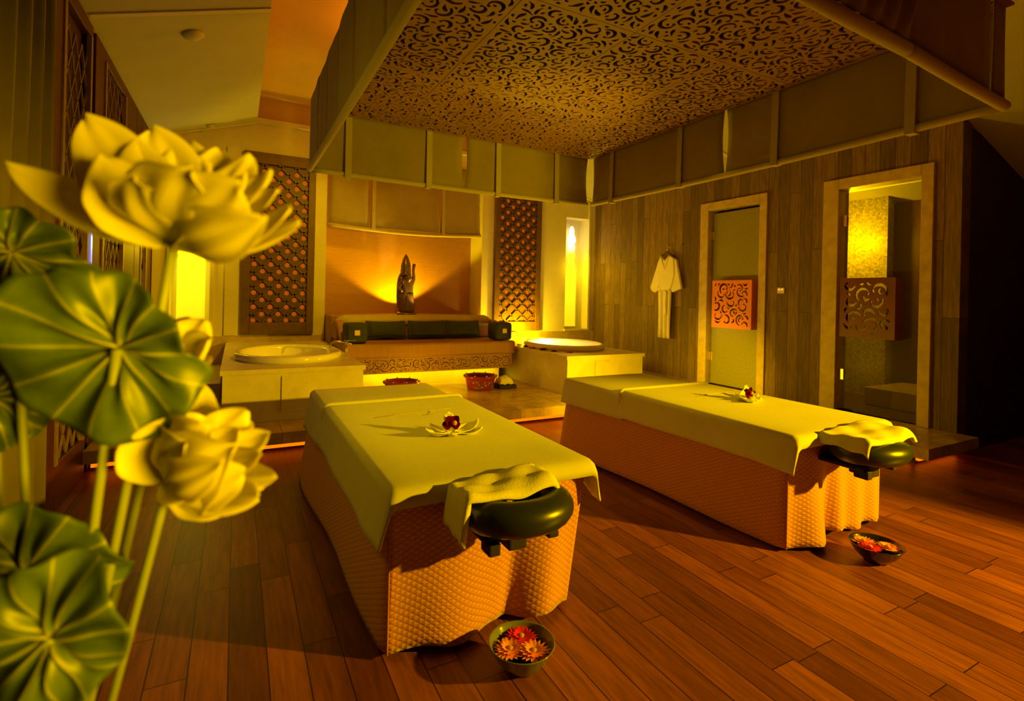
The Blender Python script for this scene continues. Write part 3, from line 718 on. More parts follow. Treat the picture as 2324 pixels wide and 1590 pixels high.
# ------------------------------------------------------------------ robe
X0=T0-.05
rb=thing('bathrobe',(X0,6.28,2.15),'ivory satin bathrobe tied with a belt, hanging on the timber wall','bathrobe')
def puff(name,outline,depth,mat,parent,x,bev=.02):
    cu_=bpy.data.curves.new(name,'CURVE'); cu_.dimensions='2D'; cu_.fill_mode='BOTH'; cu_.extrude=depth/2; cu_.bevel_depth=bev; cu_.bevel_resolution=2; cu_.offset=-bev
    s=cu_.splines.new('POLY'); s.points.add(len(outline)-1)
    for i,p in enumerate(outline): s.points[i].co=(p[0],p[1],0,1)
    s.use_cyclic_u=True
    tmp=bpy.data.objects.new('tmp',cu_); COL.objects.link(tmp); bpy.context.view_layer.update()
    me=bpy.data.meshes.new_from_object(tmp.evaluated_get(bpy.context.evaluated_depsgraph_get())); bpy.data.objects.remove(tmp); bpy.data.curves.remove(cu_)
    me.materials.clear(); me.materials.append(mat)
    me.transform(Matrix.Translation((x,0,0))@Matrix(((0,0,-1,0),(1,0,0,0),(0,1,0,0),(0,0,0,1))))
    o=bpy.data.objects.new(name,me); COL.objects.link(o); o.parent=parent; o.matrix_parent_inverse=Matrix.Translation(-parent.location); return o
def R(px): q=on(px[0],px[1],0,X0); return (q.y,q.z)
puff('sleeve',[R(p) for p in ((1505,582),(1497,590),(1478,652),(1480,658),(1487,664),(1494,660),(1500,640),(1508,620))],.03,M_ROBE,rb,X0+.0,.012)
puff('sleeve',[R(p) for p in ((1530,584),(1537,590),(1548,655),(1535,660),(1528,663),(1524,655),(1524,620))],.03,M_ROBE,rb,X0+.0,.012)
puff('robe_body',[R(p) for p in ((1503,580),(1512,592),(1521,579),(1533,586),(1534,625),(1526,655),(1500,656),(1497,625),(1497,598))],.05,M_ROBE,rb,X0-.005,.015)
def low(u,v):
    y=6.44-(6.44-6.165)*u; return (X0-.015+.014*math.sin(u*19)+.008*math.sin(u*37+v*2),y+.01*math.sin(v*5)*(u-.5),.81+.80*v)
MB().grid(low,34,14).build('robe_skirt',M_ROBE,rb,smooth=True,solid=.02)
MB().box(X0-.04,X0+.01,6.17,6.46,1.585,1.635).build('belt',M_ROBE,rb,bevel=.01)
MB().grid(lambda u,v:(X0-.05+.005*math.sin(v*9),6.235+.03*u,1.59-.40*v),3,10).build('belt_tail',M_ROBE,rb,smooth=True,solid=.01)
q1=R((1505,582)); q2=R((1513,612)); q3=R((1522,580))
MB().tube([(X0-.045,q1[0],q1[1]),(X0-.05,(q1[0]+q2[0])/2+.01,(q1[1]+q2[1])/2),(X0-.045,q2[0],q2[1])],.012,6).build('collar',M_ROBE,rb,smooth=True)
MB().tube([(X0-.045,q3[0],q3[1]),(X0-.05,(q3[0]+q2[0])/2,(q3[1]+q2[1])/2),(X0-.045,q2[0],q2[1])],.012,6).build('collar',M_ROBE,rb,smooth=True)
hg=thing('coat_hanger',(X0,6.28,2.2),'wooden coat hanger with metal hook holding the bathrobe','hanger')
MB().tube([(X0,6.46,2.10),(X0,6.38,2.17),(X0,6.28,2.22),(X0,6.18,2.17),(X0,6.10,2.10)],.012,8).build('hanger_bar',M_POST,hg,smooth=True)
MB().tube([(X0,6.28,2.22),(X0,6.28,2.27),(X0,6.25,2.29),(X0+.01,6.26,2.32),(X0+.03,6.28,2.32)],.005,6).build('hook',M_CHROME,hg,smooth=True)
hk=MB().tube([(T0,6.28,2.33),(T0-.05,6.28,2.32),(T0-.055,6.28,2.345)],.008,8).build('wall_hook',M_BRASS,smooth=True); tag(hk,'small brass hook on the timber wall carrying the robe hanger','hook')
hk=MB().tube([(T0,5.98,2.33),(T0-.05,5.98,2.32),(T0-.055,5.98,2.345)],.008,8).build('wall_hook',M_BRASS,smooth=True); tag(hk,'small empty brass hook on the timber wall right of the robe','hook')
# ------------------------------------------------------------------ left wall: curtain, window gaps, gilt lattice screens
win=bpy.data.objects.new('window_1',None); COL.objects.link(win); win.location=(-1.25,5,0); win['kind']='structure'
MB().box(-1.27,-1.25,3.3,6.6,.1,3.4).build('window_glass',M_TEALG,win)
MB().box(-1.02,-.995,5.03,5.08,1.3,2.7).build('gap_light_strip',M_BLUE,win)  # glowing strips in the screen gaps imitate blue light leaking from the window
MB().box(-1.02,-.995,3.955,3.975,1.3,2.7).build('gap_light_strip',M_BLUE,win)
def screen(y0,y1,label,lat0,lat1):
    t=thing('lattice_screen',(-1.03,(y0+y1)/2,0),label,'screen')
    f=.06
    H=3.42
    mb=MB(); mb.box(-1.06,-1.0,y0,lat0,0,H); mb.box(-1.06,-1.0,lat1,y1,0,H); mb.box(-1.06,-1.0,lat0,lat1,0,.3); mb.box(-1.06,-1.0,lat0,lat1,H-.1,H)
    mb.build('screen_frame',M_POST,t,bevel=.006)
    MB().box(-1.06,-1.05,lat0,lat1,.3,H-.1).build('backing_cloth',M_RED,t)
    b=MB()
    for yy in (lat0,lat1): b.box(-1.02,-.99,yy-.02,yy+.03,.3,H-.1)
    b.build('carved_border',M_GOLD,t)
    mb=MB(); W=lat1-lat0; n=max(2,int(round(W/.17))); st_=W/n; hgt=st_*1.75
    z=.3
    while z<H-.1-hgt*.5:
        for i in range(n):
            a=lat0+i*st_; zz=min(z+hgt,H-.1)
            fr=(zz-z)/hgt
            mb.bar((-1.02,a,z),(-1.02,a+st_*fr,zz),.012,.012,Vector((1,0,0))); mb.bar((-1.02,a+st_,z),(-1.02,a+st_-st_*fr,zz),.012,.012,Vector((1,0,0)))
        z+=hgt
    mb.build('diamond_lattice',M_GOLD,t)
screen(4.0,5.0,'dark red screen with gilt diamond lattice, nearest the curtain',4.26,4.92)
screen(5.10,6.95,'dark red screen with gilt-bordered diamond lattice, middle of the left wall',5.42,6.30)
screen(6.97,8.22,'dark red screen with gilt lattice at the back end of the left wall',7.35,7.75)
def curt(u,v):
    y=3.80-1.6*u; return (-.98+.045*math.sin(y*34+.6*math.sin(v*4))+.02*math.sin(y*71)+.0*v,y,.02+3.4*v)
tag(MB().grid(curt,150,10).build('curtain',M_CURT,smooth=True,solid=.006),'olive sheer curtain hanging in folds at the far left','curtain')
# smoke detector and small sensor on the sloping ceiling
def ceil_disc(x,y,r,label,cat,name):
    z=sl(x); t=MB().lathe((0,0,0),[(0,-.045),(r*.55,-.045),(r*.75,-.03),(r,-.02),(r,0)],28).build(name,M_CEIL,smooth=True)
    t.location=(x,y,z-.001); t.rotation_euler=(0,-math.atan(.316),0); tag(t,label,cat); return t
q=on(437,75,1,5.5); 
def slopept(px,py):
    rr=ray(px,py); # plane z=3.46+.316(x+1)
    t=(3.46+.316-HC)/(rr.z-.316*rr.x); return CAMP+rr*t
q=slopept(438,76); ceil_disc(q.x,q.y,.085,'round smoke detector on the sloping ceiling above the lotus flowers','smoke detector','smoke_detector')
q=slopept(478,283); ceil_disc(q.x,q.y,.05,'small flat ceiling sensor near the back of the sloping ceiling','sensor','ceiling_sensor')
# ------------------------------------------------------------------ canopy
CZ0,CZ1=2.5,3.06; KX0,KX1,KY0,KY1=.535,3.53,1.13,4.78
cn=thing('bed_canopy',((KX0+KX1)/2,(KY0+KY1)/2,CZ0),'large square hanging canopy with carved scroll ceiling and beige cloth sides over both beds','canopy')
nx_,ny_=4,3; tw=(KX1-KX0-.04)/nx_; th=(KY1-KY0-.04)/ny_
polA=scrolls(tw,th,.060,3,1.6,.42,SC_B)
xo=[0,.47,1.19,1.92,2.66,KX1-KX0-.04]
base=None
for i in range(nx_):
    for j in range(ny_):
        xx=KX0+.02+tw*i; yy=KY0+.02+th*j; g=.004
        if base is None:
            base=pierced('carved_panel',tw-g,th-g,.012,[[(a,b) for a,b in p] for p in polA if max(q[0] for q in p)<tw-.012 and max(q[1] for q in p)<th-.012],M_PATM,None)
            o=base
        else: o=base.copy(); COL.objects.link(o)
        o.parent=cn; fl=(i+j)%2
        o.location=Vector((xx+(tw-g if fl else 0),yy+(th-g if fl else 0),3.01))-cn.location; o.rotation_euler=(0,0,PI if fl else 0)
MB().box(KX0+.01,KX1-.01,KY0+.01,KY1-.01,3.045,3.075).build('backing_board',M_PATD,cn)
def K(x,y,fix,s): return None
hanging('',None,None,(KX0,KY1),(KX1-.045,KY1),CZ1,CZ0,(.32,1.07,1.81,2.52),(1.44,),M_CANV,M_CANT,(0,-1),.012,.022,cn)
hanging('',None,None,(KX1,KY1-.03),(KX1,KY0+.05),CZ1,CZ0,(.36,1.32,2.26,3.14),(1.80,),M_CANV,M_CANT,(-1,0),.02,.024,cn)
hanging('',None,None,(KX0,KY0),(KX0,KY1),CZ1+.05,CZ0,(),(1.05,1.75,2.25,2.65,3.1),M_CANV,M_CANT,(-1,0),.012,.024,cn)
NA=(KX1,1.19); NB=(KX0,1.045)
hanging('',None,None,NA,(2.42,1.128),CZ1+.12,CZ0,(),(.21,),M_CANV,M_CANT,(0,-1),.004,.028,cn)
hanging('',None,None,(1.45,1.085),NB,CZ1+.12,CZ0,(),(.5,),M_CANV,M_CANT,(0,-1),.01,.028,cn)
def pleat(u,v):
    x=2.41-.97*u; k=.5+.5*u
    return (x+.012*math.sin(v*3),1.128-.045*u+(-.018-.035*math.sin(u*26+.5*math.sin(v*3))**2)*(.35+.65*min(1,v*5)),CZ0+.02+.62*v)
MB().grid(pleat,90,12).build('gathered_cloth',M_CANV,cn,smooth=True,solid=.005)
MB().tube([(2.44,1.13,CZ0),(1.9,1.105,CZ0-.006),(1.44,1.085,CZ0)],.028,12).build('roller_bar',M_CANT,cn,smooth=True)
# hang rods up to the raised ceiling
for x in (KX0+.25,KX1-.25):
    for y in (KY0+.3,KY1-.3): MB().tube([(x,y,3.07),(x,y,4.2)],.012,8).build('hanging_rod',M_BRASS,cn,smooth=True)
exec_beds=True
# ------------------------------------------------------------------ massage beds
def prof_round(xl,xr,zt,r,n=5):
    out=[]
    for i in range(n+1):
        a=PI-PI/2*i/n; out.append((xl+r+r*math.cos(a),zt-r+r*math.sin(a)))
    m_=8
    for i in range(1,m_): out.append((xl+r+(xr-xl-2*r)*i/m_,zt))
    for i in range(n+1):
        a=PI/2-PI/2*i/n; out.append((xr-r+r*math.cos(a),zt-r+r*math.sin(a)))
    return out
def bed(xl,xr,yn,yf,zt,which):
    L=('left','right')[which]
    t=thing('massage_table',((xl+xr)/2,(yn+yf)/2,0),'%s massage table under its orange quilted cover, black face cradle at the near end'%('near' if which==0 else 'right-hand'),'massage table')
    MB().box(xl+.03,xr-.03,yn+.03,yf-.03,zt-.12,zt-.012).build('mattress',M_BLACK,t,bevel=.03)
    for x in (xl+.12,xr-.12):
        for y in (yn+.2,yf-.2): MB().box(x-.03,x+.03,y-.03,y+.03,0,zt-.12).build('leg',M_POST,t)
    # face cradle: horseshoe cushion on a bracket
    cx=(xl+xr)/2+(-.015 if which==0 else -.06); cy=yn-.215; cz=zt-.045
    pts=[]
    for i in range(25):
        a=PI/2+.30+ (2*PI-.60)*i/24; pts.append((cx+.165*math.cos(a),cy+.125*math.sin(a),cz+.0))
    vs=MB(); vs.tube(pts,[.072]*25,18); 
    for i,v in enumerate(vs.v): vs.v[i]=(v[0],v[1],cz+(v[2]-cz)*.9)
    vs.build('face_cushion',M_BLACK,t,smooth=True)
    mb=MB(); mb.box(cx-.17,cx+.17,cy-.06,yn+.05,cz-.10,cz-.075); mb.box(cx-.16,cx-.11,cy-.08,cy+.0,cz-.14,cz-.09); mb.box(cx+.10,cx+.15,cy-.08,cy,cz-.12,cz-.09); mb.box(cx-.06,cx+.02,cy-.05,cy+.08,cz-.15,cz-.09)
    mb.build('cradle_bracket',M_DARK,t,bevel=.008)
    return t,cx,cy,cz
def skirt(xl,xr,yn,yf,zt,which):
    # quilted cover hanging to the floor: perimeter ring of the footprint, with the near face in soft folds
    P_=[]  # (x,y,s,outward)
    r=.05
    path=[]; 
    def seg(a,b,n,nx,ny,tagf):
        for i in range(n): 
            t_=i/n; path.append((a[0]+(b[0]-a[0])*t_,a[1]+(b[1]-a[1])*t_,nx,ny,tagf,t_))
    seg((xr,yf),(xl,yf),12,0,1,'far'); seg((xl,yf),(xl,yn),40,-1,0,'left'); seg((xl,yn),(xr,yn),60,0,-1,'near'); seg((xr,yn),(xr,yf),40,1,0,'right')
    n=len(path); S=[0]
    for i in range(n):
        a=path[i]; b=path[(i+1)%n]; S.append(S[-1]+math.hypot(a[0]-b[0],a[1]-b[1]))
    mb=MB(); nv=16; zb=.022
    vs=[];uv=[]
    for j in range(nv+1):
        v=j/nv; dn=1-v    # v=1 top
        for i in range(n+1):
            x,y,nx,ny,tg,t_=path[i%n]; out=0
            if tg=='near':
                if which==0: out=(.07*math.sin(PI*min(1,t_/.62))**2+ (.075*math.sin(PI*(t_-.62)/.38)**2 if t_>.62 else 0)-.03*math.exp(-((t_-.63)/.05)**2))
                else: out=(.10*math.sin(PI*min(1,t_/.40))**2 if t_<.40 else .035*math.sin(PI*(t_-.4)/.6*3)**2)-.05*math.exp(-((t_-.43)/.06)**2)
                out*=dn**.8
            elif tg=='left': out=(.10*(1-.9*t_**1.5)+.015*math.sin(t_*9))*dn
            elif tg=='right': out=(.05*math.sin(t_*PI)+.02*math.sin(t_*11))*dn
            else: out=.03*dn
            lean=0
            if which==0 and tg in('right','near'):
                # cover slants inwards towards the near right corner
                k=t_ if tg=='near' else max(0,1-t_*3); lean=-.09*k*dn
            zz=zb+(zt-.025-zb)*v
            if tg=='near': lift=(.018*math.sin(t_*PI*3)**2)*dn; zz+=lift
            vs.append((x+nx*out+lean,y+ny*out,zz)); uv.append((S[i],v*(zt)))
    fs=[(j*(n+1)+i,j*(n+1)+i+1,(j+1)*(n+1)+i+1,(j+1)*(n+1)+i) for j in range(nv) for i in range(n)]
    mb.add(vs,fs,uv)
    o=mb.build('quilted_cover',M_QUILT,None,smooth=True,solid=.008)
    ic=12+40
    pts=[Vector(vs[j*(n+1)+ic])+Vector((-.004,-.006,0)) for j in range(nv+1)]
    pp=MB().tube(pts,.0045,6).build('corner_piping',M_QUILT,None,smooth=True); pp.parent=o
    return o
def sheet(xl,xr,y0,y1,zt,lh,rh,front,name,label,mat,thick=.012,endcurl=True,ny=40,zoff=.0,bulge=0,flare=.06):
    # lh(t)/rh(t): hem height on the left/right side, t=0 near .. 1 far
    top=prof_round(xl-.012,xr+.012,zt+zoff,.035)
    def row(t):
        y=y0+(y1-y0)*t; out=[]; hl,hr=lh(t),rh(t); zs=top[0][1]
        for k in range(7):
            q=k/7; z=hl+(zs-hl)*q; out.append((top[0][0]-flare*(1-q)*(zs-hl)/.3-.006*math.sin(y*7)*(1-q),y,z))
        for (x,z) in top: out.append((x,y,z+bulge*math.sin(PI*(x-xl)/(xr-xl))))
        for k in range(1,8):
            q=k/7; z=zs+(hr-zs)*q; out.append((top[-1][0]+flare*.6*q*(zs-hr)/.3+.008*math.sin(y*6+1)*q,y,z))
        return out
    rows=[]
    if front:
        for (dy,dz) in front:
            rr=row(0); rows.append([(x,y-dy,z-dz*min(1,max(0,(z-(zt-.2))/.2))) for x,y,z in rr])
    for j in range(ny+1): rows.append(row(j/ny))
    m_=len(rows[0]); vs=[p for r in rows for p in r]
    fs=[(j*m_+i,j*m_+i+1,(j+1)*m_+i+1,(j+1)*m_+i) for j in range(len(rows)-1) for i in range(m_-1)]
    mb=MB().add(vs,fs,[(0,0)]*len(vs)); o=mb.build(name,mat,None,smooth=True,solid=thick); tag(o,label,'sheet'); return o
def interp(pts):
    def f(t):
        for (a,va),(b,vb) in zip(pts,pts[1:]):
            if t<=b: return va+(vb-va)*(t-a)/(b-a)
        return pts[-1][1]
    return f
Z1=.655
# bed 1 (nearer, left)
t1,fx1,fy1,fz1=bed(.555,1.49,2.02,4.30,Z1,0)
o=skirt(.555,1.49,2.02,4.30,Z1,0); tag(o,'orange diamond-quilted cover hanging to the floor on the nearer left massage table','bed cover')
sheet(.545,1.50,2.0,3.62,Z1+.012,interp([(0,.47),(.12,.44),(.5,.45),(1,.44)]),interp([(0,.50),(.06,.55),(.2,.60),(1,.6)]),((.050,.065),(.045,.03),(.03,.008)),'bed_sheet','smooth cream sheet over the near part of the left massage table',M_SHEET,.012,zoff=.016)
sheet(.545,1.50,3.56,4.36,Z1+.0,interp([(0,.43),(1,.38)]),interp([(0,.55),(1,.5)]),None,'bed_sheet','second cream sheet covering the far end of the left massage table, under a folded edge',M_SHEET,.012,zoff=.004)
# bed 2 (right)
t2,fx2,fy2,fz2=bed(2.83,3.80,1.88,4.10,Z1,1)
o=skirt(2.83,3.80,1.88,4.10,Z1,1); tag(o,'orange diamond-quilted cover hanging to the floor on the right-hand massage table','bed cover')
sheet(2.82,3.81,1.85,3.33,Z1+.012,interp([(0,.48),(.12,.49),(1,.475)]),interp([(0,.50),(1,.5)]),((.045,.065),(.040,.03),(.028,.008)),'bed_sheet','smooth cream sheet over the near part of the right massage table',M_SHEET,.012,zoff=.016)
sheet(2.82,3.81,3.27,4.16,Z1,interp([(0,.46),(1,.44)]),interp([(0,.5),(1,.5)]),None,'bed_sheet','second cream sheet covering the far end of the right massage table, under a folded edge',M_SHEET,.012,zoff=.004)
# turned-over sheet edges lying across each table
for (xl,xr,y,lab,zb) in ((.545,1.50,3.62,'rolled far edge of the near sheet on the left massage table',Z1),(2.82,3.81,3.33,'rolled far edge of the near sheet on the right massage table',Z1)):
    pr=[(xl-.03,.50)]+[(x,z+.018) for x,z in prof_round(xl-.012,xr+.012,zb+.016,.035)]
    o=MB().tube([(x,y+.004*math.sin(x*5),z) for x,z in pr],[.008]+[.018]*(len(pr)-2)+[.008],8).build('rolled_hem',M_SHEET,None,smooth=True)
    sh=[q for q in bpy.data.objects if q.name.startswith('bed_sheet') and 'near part of the %s'%lab.split('on the ')[1].split(' ')[0] in q.get('label','')][0]
    o.parent=sh
# stitched twig motifs on the sheets
def twig(xc,yc,z,flip,label):
    mb=MB(); mb.tube([(xc-.27,yc-.06,z),(xc-.1,yc-.02,z+.002),(xc+.05,yc-.0,z+.002),(xc+.16,yc+.0,z+.002),(xc+.27,yc+.03,z)],.0035,6)
    mb.tube([(xc+.10,yc-.0,z),(xc+.09,yc-.05,z),(xc+.06,yc-.09,z)],.003,6); mb.tube([(xc+.02,yc-.10,z),(xc+.19,yc-.10,z)],.0025,6)
    mb.tube([(xc-.12,yc-.02,z),(xc-.16,yc-.05,z),(xc-.2,yc-.06,z)],.0025,6)
    o=mb.build('twig',M_CREAMC,smooth=True); tag(o,label,'twig')
q=on(940,935,2,Z1+.035); twig(q.x,q.y,Z1+.034,0,'thin pale twig lying on the left massage table sheet')
q=on(1620,892,2,Z1+.035); twig(q.x,q.y,Z1+.034,0,'thin pale twig lying on the right massage table sheet')
# towels over the face cradles
def cradle_towel(cx,cy,cz,x0,x1,y0,y1,label,flap,lump,skew):
    def fn(u,v):
        x=x0+(x1-x0)*u; y=y0+(y1-y0)*v+skew*(u-.5)
        z=cz+.070+.007*math.sin(u*8+v*3)+.004*math.sin(v*13+u*6)+.004*math.sin(u*17-v*6)+lump*max(0,u-.55)/.45*(.35+.65*v)
        e=min(1,v/.12); z-=.022*(1-e)**2
        if u<.16: z-=flap*((.16-u)/.16)**1.2; x=x0+(x1-x0)*(.16-.35*(.16-u))
        if u>.95: z-=.035*(u-.95)/.05
        return (x,y,z)
    return tag(MB().grid(fn,48,24).build('face_towel',M_TOWEL,None,smooth=True,solid=.024),label,'towel')
cradle_towel(fx1,fy1,fz1+.012,fx1-.31,fx1+.165,fy1-.055,fy1+.13,'folded cream towel draped over the black face cradle of the left table',.15,.035,.02)
cradle_towel(fx2,fy2,fz2+.012,fx2-.30,fx2+.25,fy2-.12,fy2+.15,'cream towel laid over the black face cradle of the right table',.06,.03,.0)
# flower dishes on the beds
def petal_mesh(base,tip,nrm,width,bow,cup,nu=8,nv=10,sharp=1.0):
    base=Vector(base);tip=Vector(tip);nrm=Vector(nrm).normalized(); ax=(tip-base); L=ax.length; ax.normalize()
    nrm=(nrm-ax*nrm.dot(ax)).normalized(); sd=ax.cross(nrm)
    ph_=base.x*90+tip.z*70+width*40
    def fn(u,v):
        w=width*math.sin(PI*min(1,(v*.86+.10)))**sharp*(1+.05*math.sin(v*17+ph_)*v)
        if v>.97: w*=.35
        x=(u-.5)*2
        return base+ax*(L*v)+nrm*(width*.05*math.sin(v*7+x*2.5+ph_)*v)+nrm*(width*.035*math.cos(x*9)*math.sin(PI*v))+sd*(w/2*x)-nrm*(bow*L*math.sin(PI*v))+nrm*(cup*width*x*x*math.sin(PI*min(1,v+.1))*.5)
    return fn,nu,nv
def addpetal(mb,*a,**k):
    fn,nu,nv=petal_mesh(*a,**k); mb.grid(fn,nu,nv)
def dish(cx,cy,z,rot,label,olabel,cols):
    t=thing('petal_dish',(cx,cy,z),label,'flower dish')
    mb=MB()
    for i,(a,l,w,h) in enumerate(((.25,.20,.12,.05),(-.35,.17,.11,.03),(3.3,.17,.11,.055),(2.5,.12,.09,.05),(4.3,.10,.09,.03),(1.4,.10,.09,.045))):
        aa=a+rot; addpetal(mb,(cx,cy,z+.004),(cx+l*math.cos(aa),cy+l*math.sin(aa),z+h),(0,0,1),w,.14,.45)
    mb.build('dish_petal',M_LEAFDISH,t,smooth=True,solid=.004)
    o=thing('orchid',(cx,cy,z+.03),olabel,'orchid')
    mb=MB()
    for k in range(4):
        a=k*2*PI/5+rot-.5; addpetal(mb,(cx,cy+.01,z+.045),(cx+.055*math.cos(a),cy+.01-.02*abs(math.sin(a)),z+.065+.040*math.sin(a)),(0,-1,.5),.055,.1,.3)
    mb.build('orchid_petals',M_ORCH,o,smooth=True,solid=.002)
    mb=MB(); addpetal(mb,(cx-.01,cy+.015,z+.06),(cx-.015,cy+.02,z+.12),(0,-1,.3),.06,.1,.3); mb.build('orchid_hood',M_LEAFDISH,o,smooth=True,solid=.002)
    MB().blob((cx+.012,cy-.015,z+.062),.012,.012,.014,10).build('orchid_lip',M_PINK,o,smooth=True)
    return t
q=on(1025,985,2,Z1+.03); dish(q.x,q.y,Z1+.032,.1,'white petal dish with shadow in the middle of the left massage table','dark purple orchid in the petal dish on the left table',0)
q=on(1700,910,2,Z1+.03); dish(q.x,q.y,Z1+.032,.6,'pale petal dish on the far middle of the right massage table','dark purple orchid in the petal dish on the right table',1)
# ------------------------------------------------------------------ bowls with gerberas
def gerbera(cx,cy,z,r,mat,tilt,label,group):
    g=thing('gerbera',(cx,cy,z),label,'flower',group)
    mb=MB(); tx,ty=tilt
    for ring,(n,rr,up) in enumerate(((20,1.0,.10),(16,.75,.3),(12,.5,.55))):
        for k in range(n):
            a=2*PI*k/n+ring*.2+random.uniform(-.05,.05); l=r*rr*random.uniform(.92,1.06)
            addpetal(mb,(cx+.008*math.cos(a),cy+.008*math.sin(a),z+.004+.003*ring),(cx+l*math.cos(a),cy+l*math.sin(a),z+.004+up*l+l*(tx*math.cos(a)+ty*math.sin(a))),(0,0,1),r*.24,.02,.1,4,5)
    mb.build('petals',mat,g,smooth=True)
    MB().blob((cx,cy,z+.012),r*.2,r*.2,.008,12).build('flower_centre',M_GCEN,g,smooth=True)
def bowl(cx,cy,R,H,mat,label,tx=0):
    t=thing('water_bowl',(cx,cy,0),label,'bowl')
    MB().lathe((cx,cy,0),[(0,0),(R*.42,0),(R*.45,.012),(R*.55,.02),(R*.78,H*.5),(R*.97,H*.96),(R,H),(R*.97,H*1.01),(R*.93,H*.95),(R*.72,H*.5),(R*.5,.03),(0,.028)],48).build('bowl_body',mat,t,smooth=True)
    MB().lathe((cx,cy,H*.62),[(0,0),(R*.78,0)],40).build('water',M_WATER,t)
    return t
q=on(1184,1457,2,.10); B1=(q.x,q.y)
bowl(B1[0],B1[1],.130,.105,M_BOWL,'green glazed bowl of water in front of the left massage table')
gx=lambda px,py,z: on(px,py,2,z)
q=gx(1183,1450,.075); gerbera(q.x,q.y,.078,.070,M_GRED,(0,0),'red gerbera floating at the back of the green bowl','gerberas in the green bowl')
q=gx(1157,1480,.075); gerbera(q.x,q.y,.080,.070,M_GORA,(0,0),'orange gerbera floating at the left of the green bowl','gerberas in the green bowl')
q=gx(1211,1485,.075); gerbera(q.x,q.y,.080,.070,M_GORA,(0,0),'orange gerbera floating at the right of the green bowl','gerberas in the green bowl')
q=on(1988,1232,2,.10); B2=(q.x,q.y)
bowl(B2[0],B2[1],.135,.10,M_BOWL2,'dark metal bowl of water beside the right massage table')
for i,(px,py,mt,nm) in enumerate(((1960,1226,M_GORA,'orange gerbera at the left of the dark metal bowl'),(2015,1240,M_GORA,'orange gerbera at the right of the dark metal bowl'),(1975,1240,M_GRED,'red gerbera floating in the dark metal bowl'))):
    q=gx(px,py,.085); gerbera(q.x,q.y,.076,.062,mt,(0,0),nm,'gerberas in the dark metal bowl')
# ------------------------------------------------------------------ lotus arrangement in the foreground
VX,VY=P(70,1590,.62).x,P(70,1590,.62).y
vs_=thing('floor_vase',(VX,VY,0),'tall brown glazed floor vase holding the lotus flowers, below the near left corner','vase')
MB().lathe((VX,VY,0),[(0,0),(.10,0),(.12,.05),(.15,.3),(.14,.55),(.09,.72),(.075,.78),(.09,.80),(.08,.80),(.065,.77),(.08,.7),(0,.6)],32).build('vase_body',M_VASE,vs_,smooth=True)
def bez(a,b,c,n=12): 
    a,b,c=Vector(a),Vector(b),Vector(c); return [a*(1-t)**2+b*2*t*(1-t)+c*t*t for t in [i/n for i in range(n+1)]]
def stem(parent,top,bend=.1,r=.0045):
    top=Vector(top); bot=Vector((VX+random.uniform(-.03,.03),VY+random.uniform(-.03,.03),.70))
    mid=(top*.35+bot*.65)+Vector((0,0,.0)); 
    MB().tube(bez(top,Vector((bot.x*.6+top.x*.4,bot.y*.6+top.y*.4,top.z*.35+bot.z*.65)),bot),r,10).build('stem',M_STEM,parent,smooth=True)
def lotus(base,depth,petals,label,sep=(),stemtop=None):
    b=P(*base,depth); t=thing('lotus_flower',b,label,'lotus flower','lotus flowers in the foreground')
    tips=[P(x,y,depth+dd) for x,y,dd,w,bow,cup in petals]; cen=sum(tips,Vector())/len(tips)
    axis=(cen-b).normalized()
    for (x,y,dd,w,bow,cup),tp in zip(petals,tips):
        pxl=w*depth/F
        nrm=axis*.45+(fw if dd<-.045 else -fw)*.75+(cen-tp).normalized()*.35
        mb=MB(); addpetal(mb,b,tp,nrm,pxl,bow,cup,10,14,sharp=.8); mb.build('petal',M_PETAL,t,smooth=True,solid=.0012,sub=1)
    for (x,y,dd,w,bow,cup) in sep:
        tp=P(x,y,depth+dd); mb=MB(); addpetal(mb,b,tp,axis,w*depth/F,bow,cup,8,10,sharp=.8); mb.build('sepal',M_SEPAL,t,smooth=True,solid=.0012,sub=1)
    stem(t,b if stemtop is None else P(*stemtop),.1)
    return t
lotus((395,550),.50,[
 (12,368,.03,120,.07,.12),(192,262,.05,190,.03,.22),(250,300,.06,190,.05,.25),(345,288,.06,210,.05,.3),(430,322,.07,190,.06,.3),(500,338,.07,170,.05,.3),
 (572,352,.05,150,.04,.22),(618,385,.03,120,.04,.22),(634,430,.01,120,.06,.22),(682,502,-.02,105,.10,.15),(660,470,-.03,120,.12,.2),
 (300,400,-.06,230,.10,.30),(430,385,-.08,240,.07,.30),(545,420,-.08,200,.06,.28),(600,490,-.07,140,.10,.2),(230,350,-.01,200,.12,.25),(470,360,-.03,190,.1,.3),(560,390,0,150,.08,.22)],
 'large open pale yellow lotus flower, topmost of the foreground flowers',sep=[(140,492,.02,50,.08,.2),(540,562,-.02,70,.1,.2)])
